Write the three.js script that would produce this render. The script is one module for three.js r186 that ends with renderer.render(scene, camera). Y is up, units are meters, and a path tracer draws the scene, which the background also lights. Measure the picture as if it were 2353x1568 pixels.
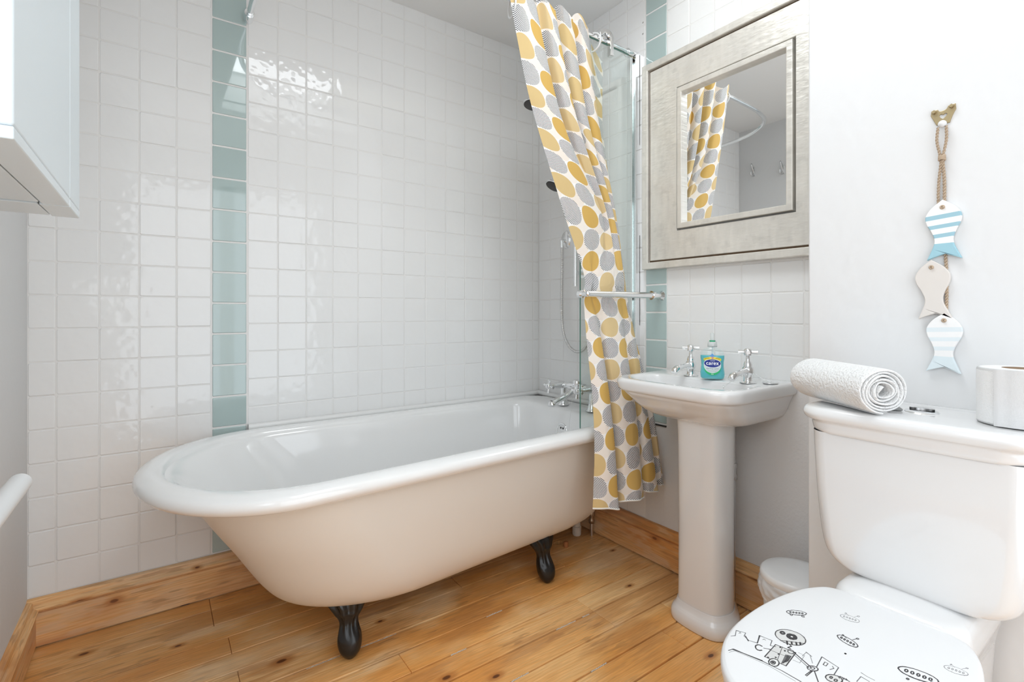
import * as THREE from 'three';
import { RoundedBoxGeometry } from 'three/addons/geometries/RoundedBoxGeometry.js';
import { mergeGeometries, toCreasedNormals } from 'three/addons/utils/BufferGeometryUtils.js';
import { RectAreaLightUniformsLib } from 'three/addons/lights/RectAreaLightUniformsLib.js';

// ---------------------------------------------------------------- camera, sky, light, exposure
const scene = new THREE.Scene();
const renderer = new THREE.WebGLRenderer({ antialias: true });
renderer.toneMapping = THREE.LinearToneMapping;
renderer.toneMappingExposure = 0.93;
renderer.shadowMap.enabled = true;
const FPX = 1143.456, SHIFT = 66.71, YAW = 0.6195;
const CAM = new THREE.Vector3(-0.26529, 0.98236, 2.00969);
const camera = new THREE.PerspectiveCamera(2 * Math.atan(784 / FPX) * 180 / Math.PI, 2353 / 1568, 0.02, 50);
camera.position.copy(CAM);
camera.rotation.set(0, -YAW, 0);
camera.setViewOffset(2353, 1568, 0, SHIFT, 2353, 1568);
camera.updateProjectionMatrix();

scene.background = new THREE.Color(0.86, 0.93, 1.0);          // even overcast sky
scene.backgroundIntensity = 1.6;
RectAreaLightUniformsLib.init();
// room corners (metres): back wall z = 0, basin wall x = XR, towel wall x = XL, boxed-out toilet wall x = X2 from z = ZC on
const XR = 1.338, XL = -0.575, X2 = 1.033, ZC = 1.438, ZB = 2.6, H = 2.3;
// roof light: opening in the ceiling, its pane above a splayed shaft
const SKY = { x0: 0.07, x1: 1.1, z0: 0.9, z1: 1.7, px1: 0.74, top: 2.58 };
const skyLight = new THREE.RectAreaLight(new THREE.Color(0.93, 0.97, 1.0), 8.2, SKY.px1 - SKY.x0 - 0.04, SKY.z1 - SKY.z0 - 0.04);
skyLight.name = 'roof_light_daylight';
skyLight.position.set((SKY.x0 + SKY.px1) / 2, SKY.top - 0.03, (SKY.z0 + SKY.z1) / 2);
skyLight.rotation.set(-Math.PI / 2, 0, 0);
scene.add(skyLight);
// frosted side window in the towel wall, beside the viewer
const WIN = { z0: 1.5, z1: 2.4, y0: 0.95, y1: 2.0 };
const winLight = new THREE.RectAreaLight(new THREE.Color(0.93, 0.97, 1.0), 1.7, WIN.z1 - WIN.z0 - 0.08, WIN.y1 - WIN.y0 - 0.08);
winLight.name = 'window_daylight';
winLight.position.set(XL - 0.01, (WIN.y0 + WIN.y1) / 2, (WIN.z0 + WIN.z1) / 2);
winLight.rotation.set(0, -Math.PI / 2, 0);                     // shines towards +x
scene.add(winLight);
// frosted glass double door behind the viewer, unseen, added as a fill light
const FILL_DOOR = { x0: -0.5, x1: 0.9, y0: 0.06, y1: 2.0 };
const doorFill = new THREE.RectAreaLight(new THREE.Color(0.93, 0.97, 1.0), 1.1, FILL_DOOR.x1 - FILL_DOOR.x0 - 0.08, FILL_DOOR.y1 - FILL_DOOR.y0 - 0.08);
doorFill.name = 'added_door_fill';
doorFill.position.set((FILL_DOOR.x0 + FILL_DOOR.x1) / 2, (FILL_DOOR.y0 + FILL_DOOR.y1) / 2, ZB + 0.01);
scene.add(doorFill);                                          // shines towards -z

// ---------------------------------------------------------------- helpers
const PI = Math.PI, V = (x, y, z) => new THREE.Vector3(x, y, z), lerp = THREE.MathUtils.lerp, clamp = THREE.MathUtils.clamp;
const sstep = (a, b, x) => { const t = clamp((x - a) / (b - a), 0, 1); return t * t * (3 - 2 * t); };
function rng(seed) { let s = seed >>> 0; return () => { s = (s + 0x6d2b79f5) | 0; let t = Math.imul(s ^ (s >>> 15), 1 | s); t = (t + Math.imul(t ^ (t >>> 7), 61 | t)) ^ t; return ((t ^ (t >>> 14)) >>> 0) / 4294967296; }; }
const hash = (x, y, s = 0) => { let h = Math.imul(x | 0, 374761393) ^ Math.imul(y | 0, 668265263) ^ Math.imul(s | 0, 2147483647 ^ 0x5bd1e995); h = Math.imul(h ^ (h >>> 13), 1274126177); h ^= h >>> 16; return (h >>> 0) / 4294967296; };
function vnoise(x, y, s = 0, per = 0) {
  const xi = Math.floor(x), yi = Math.floor(y), xf = x - xi, yf = y - yi, u = xf * xf * (3 - 2 * xf), v = yf * yf * (3 - 2 * yf);
  const m = (a) => (per ? ((a % per) + per) % per : a);
  return lerp(lerp(hash(m(xi), m(yi), s), hash(m(xi + 1), m(yi), s), u), lerp(hash(m(xi), m(yi + 1), s), hash(m(xi + 1), m(yi + 1), s), u), v);
}
const fbm = (x, y, s = 0, o = 4, per = 0) => { let a = 0.5, r = 0, f = 1, n = 0; for (let i = 0; i < o; i++) { r += a * vnoise(x * f, y * f, s + i * 17, per * f); n += a; a *= 0.5; f *= 2; } return r / n; };
// a photo pixel gives a direction; the plane it touches gives the distance
const FW = V(Math.sin(YAW), 0, -Math.cos(YAW)), RT = V(Math.cos(YAW), 0, Math.sin(YAW));
const pixelDir = (px, py) => FW.clone().addScaledVector(RT, (px - 1176.5) / FPX).add(V(0, -(py - 784 + SHIFT) / FPX, 0));
const onY = (px, py, y) => { const d = pixelDir(px, py); return CAM.clone().addScaledVector(d, (y - CAM.y) / d.y); };

const used = new Map();
const numbered = (n) => { const k = used.get(n) ?? 0; used.set(n, k + 1); return k ? n + '_' + String(k).padStart(3, '0') : n; };
function shade(o) { o.traverse((c) => { if (c.isMesh) { c.castShadow = true; c.receiveShadow = true; } }); return o; }
function mesh(name, geo, mat, parent) { const m = new THREE.Mesh(geo, mat); m.name = name; m.castShadow = m.receiveShadow = true; parent.add(m); return m; }
function thing(name, label, category, pos = [0, 0, 0], group) {
  const g = new THREE.Group(); g.name = numbered(name); g.position.set(...pos); g.userData = { label, category }; if (group) g.userData.group = group; scene.add(g); return g;
}
function struct(name, geo, mat) { const m = mesh(numbered(name), geo, mat, scene); m.userData.kind = 'structure'; return m; }
const move = (g, x, y, z) => g.translate(x, y, z);
const merge = (list) => mergeGeometries(list.map((g) => { const q = g.index ? g.toNonIndexed() : g; for (const k of Object.keys(q.attributes)) if (!['position', 'normal', 'uv'].includes(k)) q.deleteAttribute(k); if (!q.attributes.uv) q.setAttribute('uv', new THREE.BufferAttribute(new Float32Array(q.attributes.position.count * 2), 2)); return q; }));
const boxAt = (x0, x1, y0, y1, z0, z1) => move(new THREE.BoxGeometry(x1 - x0, y1 - y0, z1 - z0), (x0 + x1) / 2, (y0 + y1) / 2, (z0 + z1) / 2);
const rbox = (x0, x1, y0, y1, z0, z1, r = 0.004, seg = 2) => move(new RoundedBoxGeometry(x1 - x0, y1 - y0, z1 - z0, seg, Math.min(r, (x1 - x0) / 2.01, (y1 - y0) / 2.01, (z1 - z0) / 2.01)), (x0 + x1) / 2, (y0 + y1) / 2, (z0 + z1) / 2);
const curve = (pts, closed = false, t = 0.5) => new THREE.CatmullRomCurve3(pts.map((p) => (p.isVector3 ? p : V(...p))), closed, 'catmullrom', t);
const tube = (pts, r, seg = 40, rad = 12, closed = false) => new THREE.TubeGeometry(curve(pts, closed), seg, r, rad, closed);
const lathe = (prof, seg = 40) => new THREE.LatheGeometry(prof.map((p) => new THREE.Vector2(p[0], p[1])), seg);
function cyl(a, b, r, r2 = r, seg = 24) {   // capped cylinder from a to b
  const A = V(...a), B = V(...b), d = B.clone().sub(A), g = new THREE.CylinderGeometry(r2, r, d.length(), seg);
  g.applyQuaternion(new THREE.Quaternion().setFromUnitVectors(V(0, 1, 0), d.clone().normalize())); const c = A.add(B).multiplyScalar(0.5); return move(g, c.x, c.y, c.z);
}
function turned(prof, a, dir, seg = 24) {   // lathe profile [radius, along] about an axis from point a
  const g = lathe(prof, seg); g.applyQuaternion(new THREE.Quaternion().setFromUnitVectors(V(0, 1, 0), V(...dir).normalize())); return move(g, ...a);
}
// surface through a grid of points; rows[j][i]; closed joins the last column to the first
function gridGeo(rows, closed = false, uvs = null, flip = false) {
  const n = rows.length, m = rows[0].length, pos = [], uv = [], idx = [], w = closed ? m + 1 : m;
  for (let j = 0; j < n; j++) for (let i = 0; i < w; i++) { const p = rows[j][i % m]; pos.push(p.x, p.y, p.z); uvs ? uv.push(...uvs(j, i)) : uv.push(i / (w - 1), j / (n - 1)); }
  for (let j = 0; j < n - 1; j++) for (let i = 0; i < w - 1; i++) { const a = j * w + i, b = a + 1, c = a + w, d = c + 1; flip ? idx.push(a, b, c, b, d, c) : idx.push(a, c, b, b, c, d); }
  const g = new THREE.BufferGeometry(); g.setAttribute('position', new THREE.Float32BufferAttribute(pos, 3)); g.setAttribute('uv', new THREE.Float32BufferAttribute(uv, 2)); g.setIndex(idx); g.computeVertexNormals();
  if (closed) { const N = g.attributes.normal; for (let j = 0; j < n; j++) { const a = j * w, b = a + w - 1, v = V(N.getX(a) + N.getX(b), N.getY(a) + N.getY(b), N.getZ(a) + N.getZ(b)).normalize(); N.setXYZ(a, v.x, v.y, v.z); N.setXYZ(b, v.x, v.y, v.z); } }
  return g;
}
// interpolates key rows of numbers with a Catmull-Rom spline
function spline(keys, t) {
  const n = keys.length - 1, f = clamp(t, 0, 1) * n, i = Math.min(Math.floor(f), n - 1), u = f - i, P = (k) => keys[clamp(k, 0, n)];
  return P(i).map((_, c) => { const p0 = P(i - 1)[c], p1 = P(i)[c], p2 = P(i + 1)[c], p3 = P(i + 2)[c]; return 0.5 * (2 * p1 + (p2 - p0) * u + (2 * p0 - 5 * p1 + 4 * p2 - p3) * u * u + (3 * p1 - p0 - 3 * p2 + p3) * u * u * u); });
}
// a slab with a rolled front edge, front face at local z = 0 facing +z, cut corners: wall tile, glass tile, floorboard
function slab(w, h, depth, bev, cut, lift = bev * 0.7, off = [0, 0], planeUV = true) {
  const ring = (i, c, z) => { const a = w / 2 - i, b = h / 2 - i; return [[-a + c, -b], [a - c, -b], [a, -b + c], [a, b - c], [a - c, b], [-a + c, b], [-a, b - c], [-a, -b + c]].map(([x, y]) => [x, y, z]); };
  const rings = [ring(0, cut, -depth), ring(0, cut, -lift), ring(bev, cut * 0.8, 0)], pos = [], nor = [], uv = [], idx = [];
  const dirs = [0, 0, 1, 1, 2, 2, 3, 3].map((k) => [[0, -1], [1, 0], [0, 1], [-1, 0]][k]);
  rings.forEach((r, j) => r.forEach(([x, y, z], i) => { pos.push(x, y, z); const d = dirs[i]; j === 2 ? nor.push(0, 0, 1) : nor.push(d[0], d[1], j === 1 ? 0.35 : 0); uv.push(x + off[0], y + off[1]); }));
  for (let j = 0; j < 2; j++) for (let i = 0; i < 8; i++) { const a = j * 8 + i, b = j * 8 + ((i + 1) % 8); idx.push(a, b, a + 8, b, b + 8, a + 8); }
  for (let i = 1; i < 7; i++) idx.push(16, 16 + i, 17 + i);
  const g = new THREE.BufferGeometry(); g.setAttribute('position', new THREE.Float32BufferAttribute(pos, 3)); g.setAttribute('normal', new THREE.Float32BufferAttribute(nor, 3)); g.setAttribute('uv', new THREE.Float32BufferAttribute(uv, 2)); g.setIndex(idx); g.normalizeNormals(); return g;
}
function dataTex(w, h, fn, srgb = true, repeat = true) {
  const d = new Uint8Array(w * h * 4);
  for (let y = 0; y < h; y++) for (let x = 0; x < w; x++) { const c = fn(x, y), o = (y * w + x) * 4; d[o] = clamp(c[0], 0, 255); d[o + 1] = clamp(c[1], 0, 255); d[o + 2] = clamp(c[2], 0, 255); d[o + 3] = 255; }
  const t = new THREE.DataTexture(d, w, h); t.magFilter = THREE.LinearFilter; t.minFilter = THREE.LinearMipmapLinearFilter; t.generateMipmaps = true; if (srgb) t.colorSpace = THREE.SRGBColorSpace; if (repeat) t.wrapS = t.wrapT = THREE.RepeatWrapping; t.needsUpdate = true; return t;
}
const grey = (fn, n = 512) => dataTex(n, n, (x, y) => { const v = fn(x / n, y / n) * 255; return [v, v, v]; }, false);
const perMetre = (t, size) => { t.repeat.set(1 / size, 1 / size); return t; };
function canvasTex(w, h, draw) { const c = document.createElement('canvas'); c.width = w; c.height = h; draw(c.getContext('2d'), w, h); const t = new THREE.CanvasTexture(c); t.colorSpace = THREE.SRGBColorSpace; t.anisotropy = 8; return t; }
const std = (o) => new THREE.MeshStandardMaterial(o), phy = (o) => new THREE.MeshPhysicalMaterial(o), C = (r, g, b) => new THREE.Color(r, g, b);

// ---------------------------------------------------------------- materials
const waveTex = perMetre(grey((u, v) => fbm(u * 20, v * 20, 3, 2, 20)), 0.5);
const plasterTex = perMetre(grey((u, v) => fbm(u * 60, v * 60, 9, 3, 60) * 0.6 + fbm(u * 8, v * 8, 4, 2, 8) * 0.4), 0.6);
const terryTex = perMetre(grey((u, v) => fbm(u * 90, v * 90, 21, 2, 90)), 0.25);
const M = {
  tile: std({ color: C(0.87, 0.87, 0.865), roughness: 0.05, bumpMap: waveTex, bumpScale: 0.0008 }),
  grout: std({ color: C(0.83, 0.82, 0.805), roughness: 0.9 }),
  plaster: std({ color: C(0.75, 0.75, 0.75), roughness: 0.75, bumpMap: plasterTex, bumpScale: 0.0012 }),
  ceiling: std({ color: C(0.89, 0.89, 0.88), roughness: 0.9 }),
  warmPaint: std({ color: C(0.84, 0.8, 0.68), roughness: 0.9 }),
  glassTile: phy({ color: C(0.43, 0.54, 0.53), roughness: 0.05, clearcoat: 1, clearcoatRoughness: 0.02 }),
  glassEdge: phy({ color: C(0.17, 0.27, 0.25), roughness: 0.1 }),
  enamel: phy({ color: C(0.87, 0.87, 0.865), roughness: 0.1, clearcoat: 0.6, clearcoatRoughness: 0.04 }),
  ceramic: phy({ color: C(0.79, 0.79, 0.79), roughness: 0.12, clearcoat: 0.7, clearcoatRoughness: 0.03 }),
  cream: std({ color: C(0.82, 0.775, 0.715), roughness: 0.32 }),
  iron: std({ color: C(0.012, 0.012, 0.012), roughness: 0.24 }),
  chrome: std({ color: C(0.86, 0.87, 0.88), metalness: 1, roughness: 0.06 }),
  brushed: std({ color: C(0.7, 0.7, 0.7), metalness: 1, roughness: 0.28 }),
  darkMetal: std({ color: C(0.08, 0.08, 0.08), roughness: 0.4, metalness: 0.6 }),
  black: std({ color: C(0.01, 0.01, 0.01), roughness: 0.6 }),
  whitePlastic: std({ color: C(0.76, 0.76, 0.76), roughness: 0.3 }),
  oldPlastic: std({ color: C(0.72, 0.66, 0.58), roughness: 0.35 }),
  pane: phy({ color: C(0.96, 0.985, 0.975), roughness: 0.0, transmission: 1, thickness: 0, ior: 1.5 }),
  paneEdge: phy({ color: C(0.06, 0.2, 0.15), roughness: 0.15 }),
  frosted: phy({ color: C(1, 1, 1), roughness: 0.35, transmission: 1, thickness: 0 }),
  mirror: std({ color: C(0.93, 0.94, 0.94), metalness: 1, roughness: 0.0 }),
  sealant: std({ color: C(0.8, 0.8, 0.79), roughness: 0.3 }),
  subfloor: std({ color: C(0.3, 0.2, 0.12), roughness: 1 }),
  towel: phy({ color: C(0.8, 0.8, 0.795), roughness: 1, bumpMap: terryTex, bumpScale: 0.002, sheen: 0.4, sheenColor: C(1, 1, 1) }),
  paper: std({ color: C(0.86, 0.86, 0.86), roughness: 1, bumpMap: terryTex, bumpScale: 0.0006 }),
  card: std({ color: C(0.42, 0.3, 0.2), roughness: 1 }),
  cabinet: std({ color: C(0.7, 0.77, 0.81), roughness: 0.35 }),
  cabinetPanel: std({ color: C(0.7, 0.77, 0.81), roughness: 0.25 }),
  radiator: std({ color: C(0.78, 0.79, 0.8), roughness: 0.25 }),
  brass: std({ color: C(0.42, 0.33, 0.19), metalness: 0.85, roughness: 0.42 }),
};

// ---------------------------------------------------------------- room shell
const T = 0.15, GR = 0.0011;                                         // wall thickness; joints lie this far behind the tile faces
const wallBack = struct('wall_back', boxAt(XL - T, XR + T, 0, H, -T, -GR), M.grout);
const wallRight = struct('wall_right', boxAt(XR + GR, XR + T, 0, H, -GR, ZC), M.grout);
struct('wall_left', merge([boxAt(XL - T, XL, 0, H, -GR, WIN.z0), boxAt(XL - T, XL, 0, H, WIN.z1, ZB), boxAt(XL - T, XL, 0, WIN.y0, WIN.z0, WIN.z1), boxAt(XL - T, XL, WIN.y1, H, WIN.z0, WIN.z1)]), M.plaster);
struct('wall_boxed', rbox(X2, XR + T, 0, H, ZC, ZB + 0.1, 0.006), M.plaster);
struct('wall_rear', merge([boxAt(XL - T, FILL_DOOR.x0, 0, H, ZB, ZB + 0.12), boxAt(FILL_DOOR.x1, X2, 0, H, ZB, ZB + 0.12), boxAt(FILL_DOOR.x0, FILL_DOOR.x1, 0, FILL_DOOR.y0, ZB, ZB + 0.12), boxAt(FILL_DOOR.x0, FILL_DOOR.x1, FILL_DOOR.y1, H, ZB, ZB + 0.12)]), M.plaster);
{
  const a = XL - T, b = XR + T, c = -T, d = ZB + 0.12, S = SKY, t = H + 0.06;
  struct('ceiling', merge([boxAt(a, S.x0, H, t, c, d), boxAt(S.x1, b, H, t, c, d), boxAt(S.x0, S.x1, H, t, c, S.z0), boxAt(S.x0, S.x1, H, t, S.z1, d)]), M.ceiling);
  // splayed shaft up to the roof pane
  const panel = (pts) => { const s = new THREE.Shape(pts.map((p) => new THREE.Vector2(p[0], p[1]))); return new THREE.ExtrudeGeometry(s, { depth: 0.03, bevelEnabled: false }); };
  const side = [[S.x0 - 0.03, H + 0.05], [S.x1 + 0.03, H + 0.05], [S.px1 + 0.03, S.top + 0.05], [S.x0 - 0.03, S.top + 0.05]];
  struct('trim_1', merge([move(panel(side), 0, 0, S.z0 - 0.03), move(panel(side), 0, 0, S.z1), boxAt(S.x0 - 0.03, S.x0, H + 0.05, S.top + 0.05, S.z0, S.z1)]), M.ceiling);
  const L = Math.hypot(S.x1 - S.px1, S.top - H), sl = move(new THREE.BoxGeometry(L + 0.05, 0.03, S.z1 - S.z0), 0, 0.015, 0); sl.rotateZ(-Math.atan2(S.top - H, S.x1 - S.px1));
  struct('trim_2', move(sl, (S.x1 + S.px1) / 2, (H + S.top) / 2, (S.z0 + S.z1) / 2), M.warmPaint);
  const w1 = struct('window_1', merge([boxAt(S.x0, S.px1, S.top, S.top + 0.05, S.z0, S.z0 + 0.03), boxAt(S.x0, S.px1, S.top, S.top + 0.05, S.z1 - 0.03, S.z1), boxAt(S.x0, S.x0 + 0.03, S.top, S.top + 0.05, S.z0, S.z1), boxAt(S.px1 - 0.03, S.px1, S.top, S.top + 0.05, S.z0, S.z1)]), M.whitePlastic);
  mesh('pane', boxAt(S.x0 + 0.02, S.px1 - 0.02, S.top + 0.022, S.top + 0.026, S.z0 + 0.02, S.z1 - 0.02), M.pane, w1);
  const a0 = XL - 0.09, a1 = XL - 0.04, W = WIN;
  const w2 = struct('window_2', merge([boxAt(a0, a1, W.y0, W.y0 + 0.04, W.z0, W.z1), boxAt(a0, a1, W.y1 - 0.04, W.y1, W.z0, W.z1), boxAt(a0, a1, W.y0, W.y1, W.z0, W.z0 + 0.04), boxAt(a0, a1, W.y0, W.y1, W.z1 - 0.04, W.z1)]), M.whitePlastic);
  mesh('pane', boxAt(XL - 0.067, XL - 0.063, W.y0 + 0.03, W.y1 - 0.03, W.z0 + 0.03, W.z1 - 0.03), M.frosted, w2);
  const D = FILL_DOOR, b0 = ZB + 0.03, b1 = ZB + 0.08, xm = (D.x0 + D.x1) / 2;
  const d1 = struct('added_door_1', merge([boxAt(D.x0, D.x1, D.y0, D.y0 + 0.04, b0, b1), boxAt(D.x0, D.x1, D.y1 - 0.04, D.y1, b0, b1), boxAt(D.x0, D.x0 + 0.04, D.y0, D.y1, b0, b1), boxAt(D.x1 - 0.04, D.x1, D.y0, D.y1, b0, b1), boxAt(xm - 0.05, xm + 0.05, D.y0, D.y1, b0, b1)]), M.whitePlastic);  // added out of view to carry the fill light
  mesh('pane', boxAt(D.x0 + 0.03, xm - 0.04, D.y0 + 0.03, D.y1 - 0.03, ZB + 0.053, ZB + 0.057), M.frosted, d1);
  mesh('pane', boxAt(xm + 0.04, D.x1 - 0.03, D.y0 + 0.03, D.y1 - 0.03, ZB + 0.053, ZB + 0.057), M.frosted, d1);
}

// ---------------------------------------------------------------- wall tiles, each its own piece
const tileCache = new Map();
function tileGeo(w, h, variant, glass) {
  const k = [w.toFixed(4), h.toFixed(4), variant, glass].join();
  if (!tileCache.has(k)) tileCache.set(k, glass ? slab(w, h, 0.006, 0.0022, 0.002, 0.0016, [variant * 0.13, variant * 0.17]) : slab(w, h, 0.006, 0.0026, 0.003, 0.0014, [variant * 0.137, variant * 0.191]));
  return tileCache.get(k);
}
const rt = rng(11), JOINT = 0.0028;
function tilesBetween(cols, rows) {          // joint lines -> list of {u, v, w, h}
  const out = [];
  for (let j = 0; j < rows.length - 1; j++) for (let i = 0; i < cols.length - 1; i++) {
    const w = cols[i + 1] - cols[i] - JOINT, h = rows[j + 1] - rows[j] - JOINT;
    if (w > 0.008 && h > 0.008) out.push({ u: (cols[i] + cols[i + 1]) / 2, v: (rows[j] + rows[j + 1]) / 2, w, h, variant: Math.floor(rt() * 8), lift: (rt() - 0.5) * 0.0007, tip: (rt() - 0.5) * 0.004, tilt: (rt() - 0.5) * 0.004 });
  }
  return out;
}
const steps = (a, b, n) => Array.from({ length: n + 1 }, (_, i) => a + ((b - a) * i) / n);
const rowsFrom = (lo, first, hi) => { const r = [lo]; for (let y = first; y < hi - 0.012; y += 0.1) r.push(y); r.push(hi); return r; };
{
  const main = tilesBetween([...Array.from({ length: 14 }, (_, k) => k * 0.1), XR], rowsFrom(0.545, 0.64, H));
  const side = tilesBetween([XL, -0.5126, -0.4126, -0.3126, -0.2126, -0.1126], rowsFrom(0.14, 0.2326, H));
  const list = [...main, ...side];
  for (const t of list) { const behindCabinet = t.u < -0.38 && t.v > 1.28; t.size = behindCabinet ? 0 : (t.w * t.h) / ((t.u - CAM.x) ** 2 + (t.v - CAM.y) ** 2 + CAM.z ** 2); }
  list.sort((a, b) => b.size - a.size);
  const rest = [];
  list.forEach((t, i) => {
    const g = tileGeo(t.w, t.h, t.variant, false);
    if (i < 300) { const m = mesh('tile', g, M.tile, wallBack); m.position.set(t.u, t.v, t.lift); m.rotation.set(t.tip, t.tilt, 0); } else rest.push(move(g.clone(), t.u, t.v, t.lift));
  });
  const far = mesh('small_tiles', merge(rest), M.tile, wallBack); far.userData.kind = 'stuff';
  const gl = [2.3, 2.229, 2.118, 2.007, 1.896, 1.7855, 1.6746, 1.563, 1.452, 1.341, 1.229, 1.121, 1.0133, 0.9058, 0.7957, 0.6856, 0.578, 0.468, 0.358, 0.248, 0.142];
  for (let k = 0; k < gl.length - 1; k++) {
    const h = gl[k] - gl[k + 1] - 0.006, m = mesh('glass_tile', tileGeo(0.1045, h, k % 8, true), M.glassTile, wallBack); m.position.set(-0.0567, (gl[k] + gl[k + 1]) / 2, 0.001);
    const e = mesh('glass_rim', slab(0.1063, h + 0.0018, 0.006, 0.001, 0.002), M.glassEdge, m); e.position.z = -0.0022;
  }
}
{
  const z0 = 0.69, alcove = [0]; for (let z = 0.09; z < 0.68; z += 0.1) alcove.push(z); alcove.push(0.687);
  const list = [...tilesBetween(alcove, rowsFrom(0.15, 0.2437, H)), ...tilesBetween([0.7923, 0.8923, 0.9923, 1.0923, 1.1923, 1.2923, 1.3923, ZC], rowsFrom(0.7437, 0.8437, H))];
  for (const t of list) { const m = mesh('tile', tileGeo(t.w, t.h, t.variant, false), M.tile, wallRight); m.position.set(XR - t.lift, t.v, t.u); m.rotation.set(t.tip, -PI / 2 + t.tilt, 0); }
  const gl = [2.3, 2.286, 2.177, 2.068, 1.96, 1.851, 1.742, 1.634, 1.525, 1.416, 1.307, 1.199, 1.09, 0.981, 0.872, 0.763, 0.655, 0.546];
  for (let k = 1; k < gl.length - 1; k++) {
    const h = gl[k] - gl[k + 1] - 0.006, m = mesh('glass_tile', tileGeo(0.0985, h, k % 8, true), M.glassTile, wallRight); m.position.set(XR - 0.001, (gl[k] + gl[k + 1]) / 2, 0.7408); m.rotation.y = -PI / 2;
    const e = mesh('glass_rim', slab(0.1003, h + 0.0018, 0.006, 0.001, 0.002), M.glassEdge, m); e.position.z = -0.0022;
  }
  mesh('tile_edge_strip', boxAt(XR - 0.0035, XR + 0.001, 0.536, 0.542, 0.69, 0.79), M.darkMetal, wallRight);
  mesh('plaster', boxAt(XR - 0.0005, XR + GR + 0.001, 0, 0.742, 0.792, ZC), M.plaster, wallRight);
  mesh('plaster', boxAt(XR - 0.0005, XR + GR + 0.001, 0, 0.537, 0.69, 0.792), M.plaster, wallRight);
  for (const y of [2.11, 2.156]) mesh('screw_plug', turned([[0.0001, 0.001], [0.0035, 0.0008], [0.0038, 0]], [XR, y, 0.676], [-1, 0, 0], 12), M.brushed, wallRight);
}

// ---------------------------------------------------------------- pine floorboards
const FLOOR_W = XR - XL, FLOOR_D = 2.1;
const joints = [0, 0.015, 0.1, 0.2, 0.287, 0.376, 0.462, 0.565, 0.655, 0.748, 0.836, 0.931, 1.028, 1.122, 1.216, 1.31, 1.405, 1.5, 1.594, 1.688, 1.782, 1.876, 1.97, 2.064, 2.158, 2.252, 2.346, 2.44, 2.534, 2.6];
const breaks = { 1: [-0.12], 2: [-0.12, 0.72], 3: [0.35], 4: [-0.09], 5: [0.62], 6: [-0.086, 1.02], 7: [1.02], 8: [0.3], 9: [0.902], 10: [0.902], 11: [0.28, 1.12], 12: [1.0], 13: [0.45], 14: [0.12, 0.8], 15: [0.6], 16: [0.25], 17: [0.7] };
const pieces = [];
for (let k = 0; k < joints.length - 1; k++) { const b = [XL, ...(breaks[k] ?? [hash(k, 5) * 1.2]), XR]; for (let i = 0; i < b.length - 1; i++) pieces.push({ k, i, x0: b[i], x1: b[i + 1], z0: joints[k], z1: joints[k + 1] }); }
const rk = rng(77);
for (const p of pieces) { p.tone = rk(); p.red = rk(); p.knots = Array.from({ length: Math.floor(rk() * (0.7 + (p.x1 - p.x0) * 2.2)) }, () => [lerp(p.x0, p.x1, rk()), lerp(p.z0 + 0.012, p.z1 - 0.012, rk()), 0.003 + rk() * 0.0055]); p.phase = rk() * 50; p.slope = (rk() - 0.5) * 0.06; }
const pieceAt = (x, z) => { let k = 0; while (k < joints.length - 2 && z > joints[k + 1]) k++; for (const p of pieceRows[k]) if (x <= p.x1) return p; return pieceRows[k][0]; };
const pieceRows = joints.slice(0, -1).map((_, k) => pieces.filter((p) => p.k === k));
const mix3 = (a, b, t) => [a[0] + (b[0] - a[0]) * t, a[1] + (b[1] - a[1]) * t, a[2] + (b[2] - a[2]) * t];
function pine(x, zz, p, z) {           // colour of a pine board at (x, zz)
  let ring = zz + p.slope * x + (fbm(x * 2.2, zz * 16, 31 + p.k, 2) - 0.5) * 0.05, knot = 0, halo = 0;
  for (const [kx, kz, kr] of p.knots) { const dx = (x - kx) / 2.0, dz = zz - kz, d = Math.sqrt(dx * dx + dz * dz); if (d > 0.07) continue; ring += Math.sign(dz || 1) * 0.010 * Math.exp(-((d / (kr * 3)) ** 2)); knot = Math.max(knot, 1 - sstep(kr * 0.55, kr * 1.15, d)); halo = Math.max(halo, 1 - sstep(kr, kr * 3.2, d)); }
  const grain = 0.5 + 0.5 * Math.sin((ring * 330 + p.phase) * 2), fine = fbm(x * 30, zz * 700, 5, 2), streak = fbm(x * 3.5, zz * 120, 8 + p.k, 3);
  let c = mix3([251, 216, 164], [232, 174, 110], clamp(0.14 + 0.4 * p.tone + 0.42 * Math.pow(grain, 3) * (0.4 + 1.2 * streak) + (streak - 0.5) * 0.5, 0, 1));
  c = mix3(c, [230, 164, 88], 0.4 * p.red);
  // finish: worn and pale where it is walked on, old amber varnish elsewhere, deepened under the bath with some of its shade painted in, dull stains
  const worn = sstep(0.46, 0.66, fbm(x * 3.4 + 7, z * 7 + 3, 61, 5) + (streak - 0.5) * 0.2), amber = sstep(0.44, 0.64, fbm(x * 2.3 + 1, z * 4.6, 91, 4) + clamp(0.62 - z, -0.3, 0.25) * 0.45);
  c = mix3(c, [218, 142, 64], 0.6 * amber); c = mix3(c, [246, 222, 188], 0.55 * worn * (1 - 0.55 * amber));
  const stain = sstep(0.52, 0.72, fbm(x * 3.2 + 11, z * 13 + 5, 131, 4) + (streak - 0.5) * 0.2); c = mix3(c, [176, 120, 72], 0.4 * stain);
  const smut = sstep(0.62, 0.74, fbm(x * 14, z * 110, 171, 3)) * sstep(0.45, 0.62, fbm(x * 3, z * 5, 173, 2)); c = mix3(c, [140, 100, 66], 0.3 * smut);
  c = mix3(c, [160, 92, 40], 0.5 * halo); c = mix3(c, [84, 44, 20], 0.85 * knot);
  const f = 0.92 + 0.16 * fine; return [c[0] * f, c[1] * f, c[2] * f];
}
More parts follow.
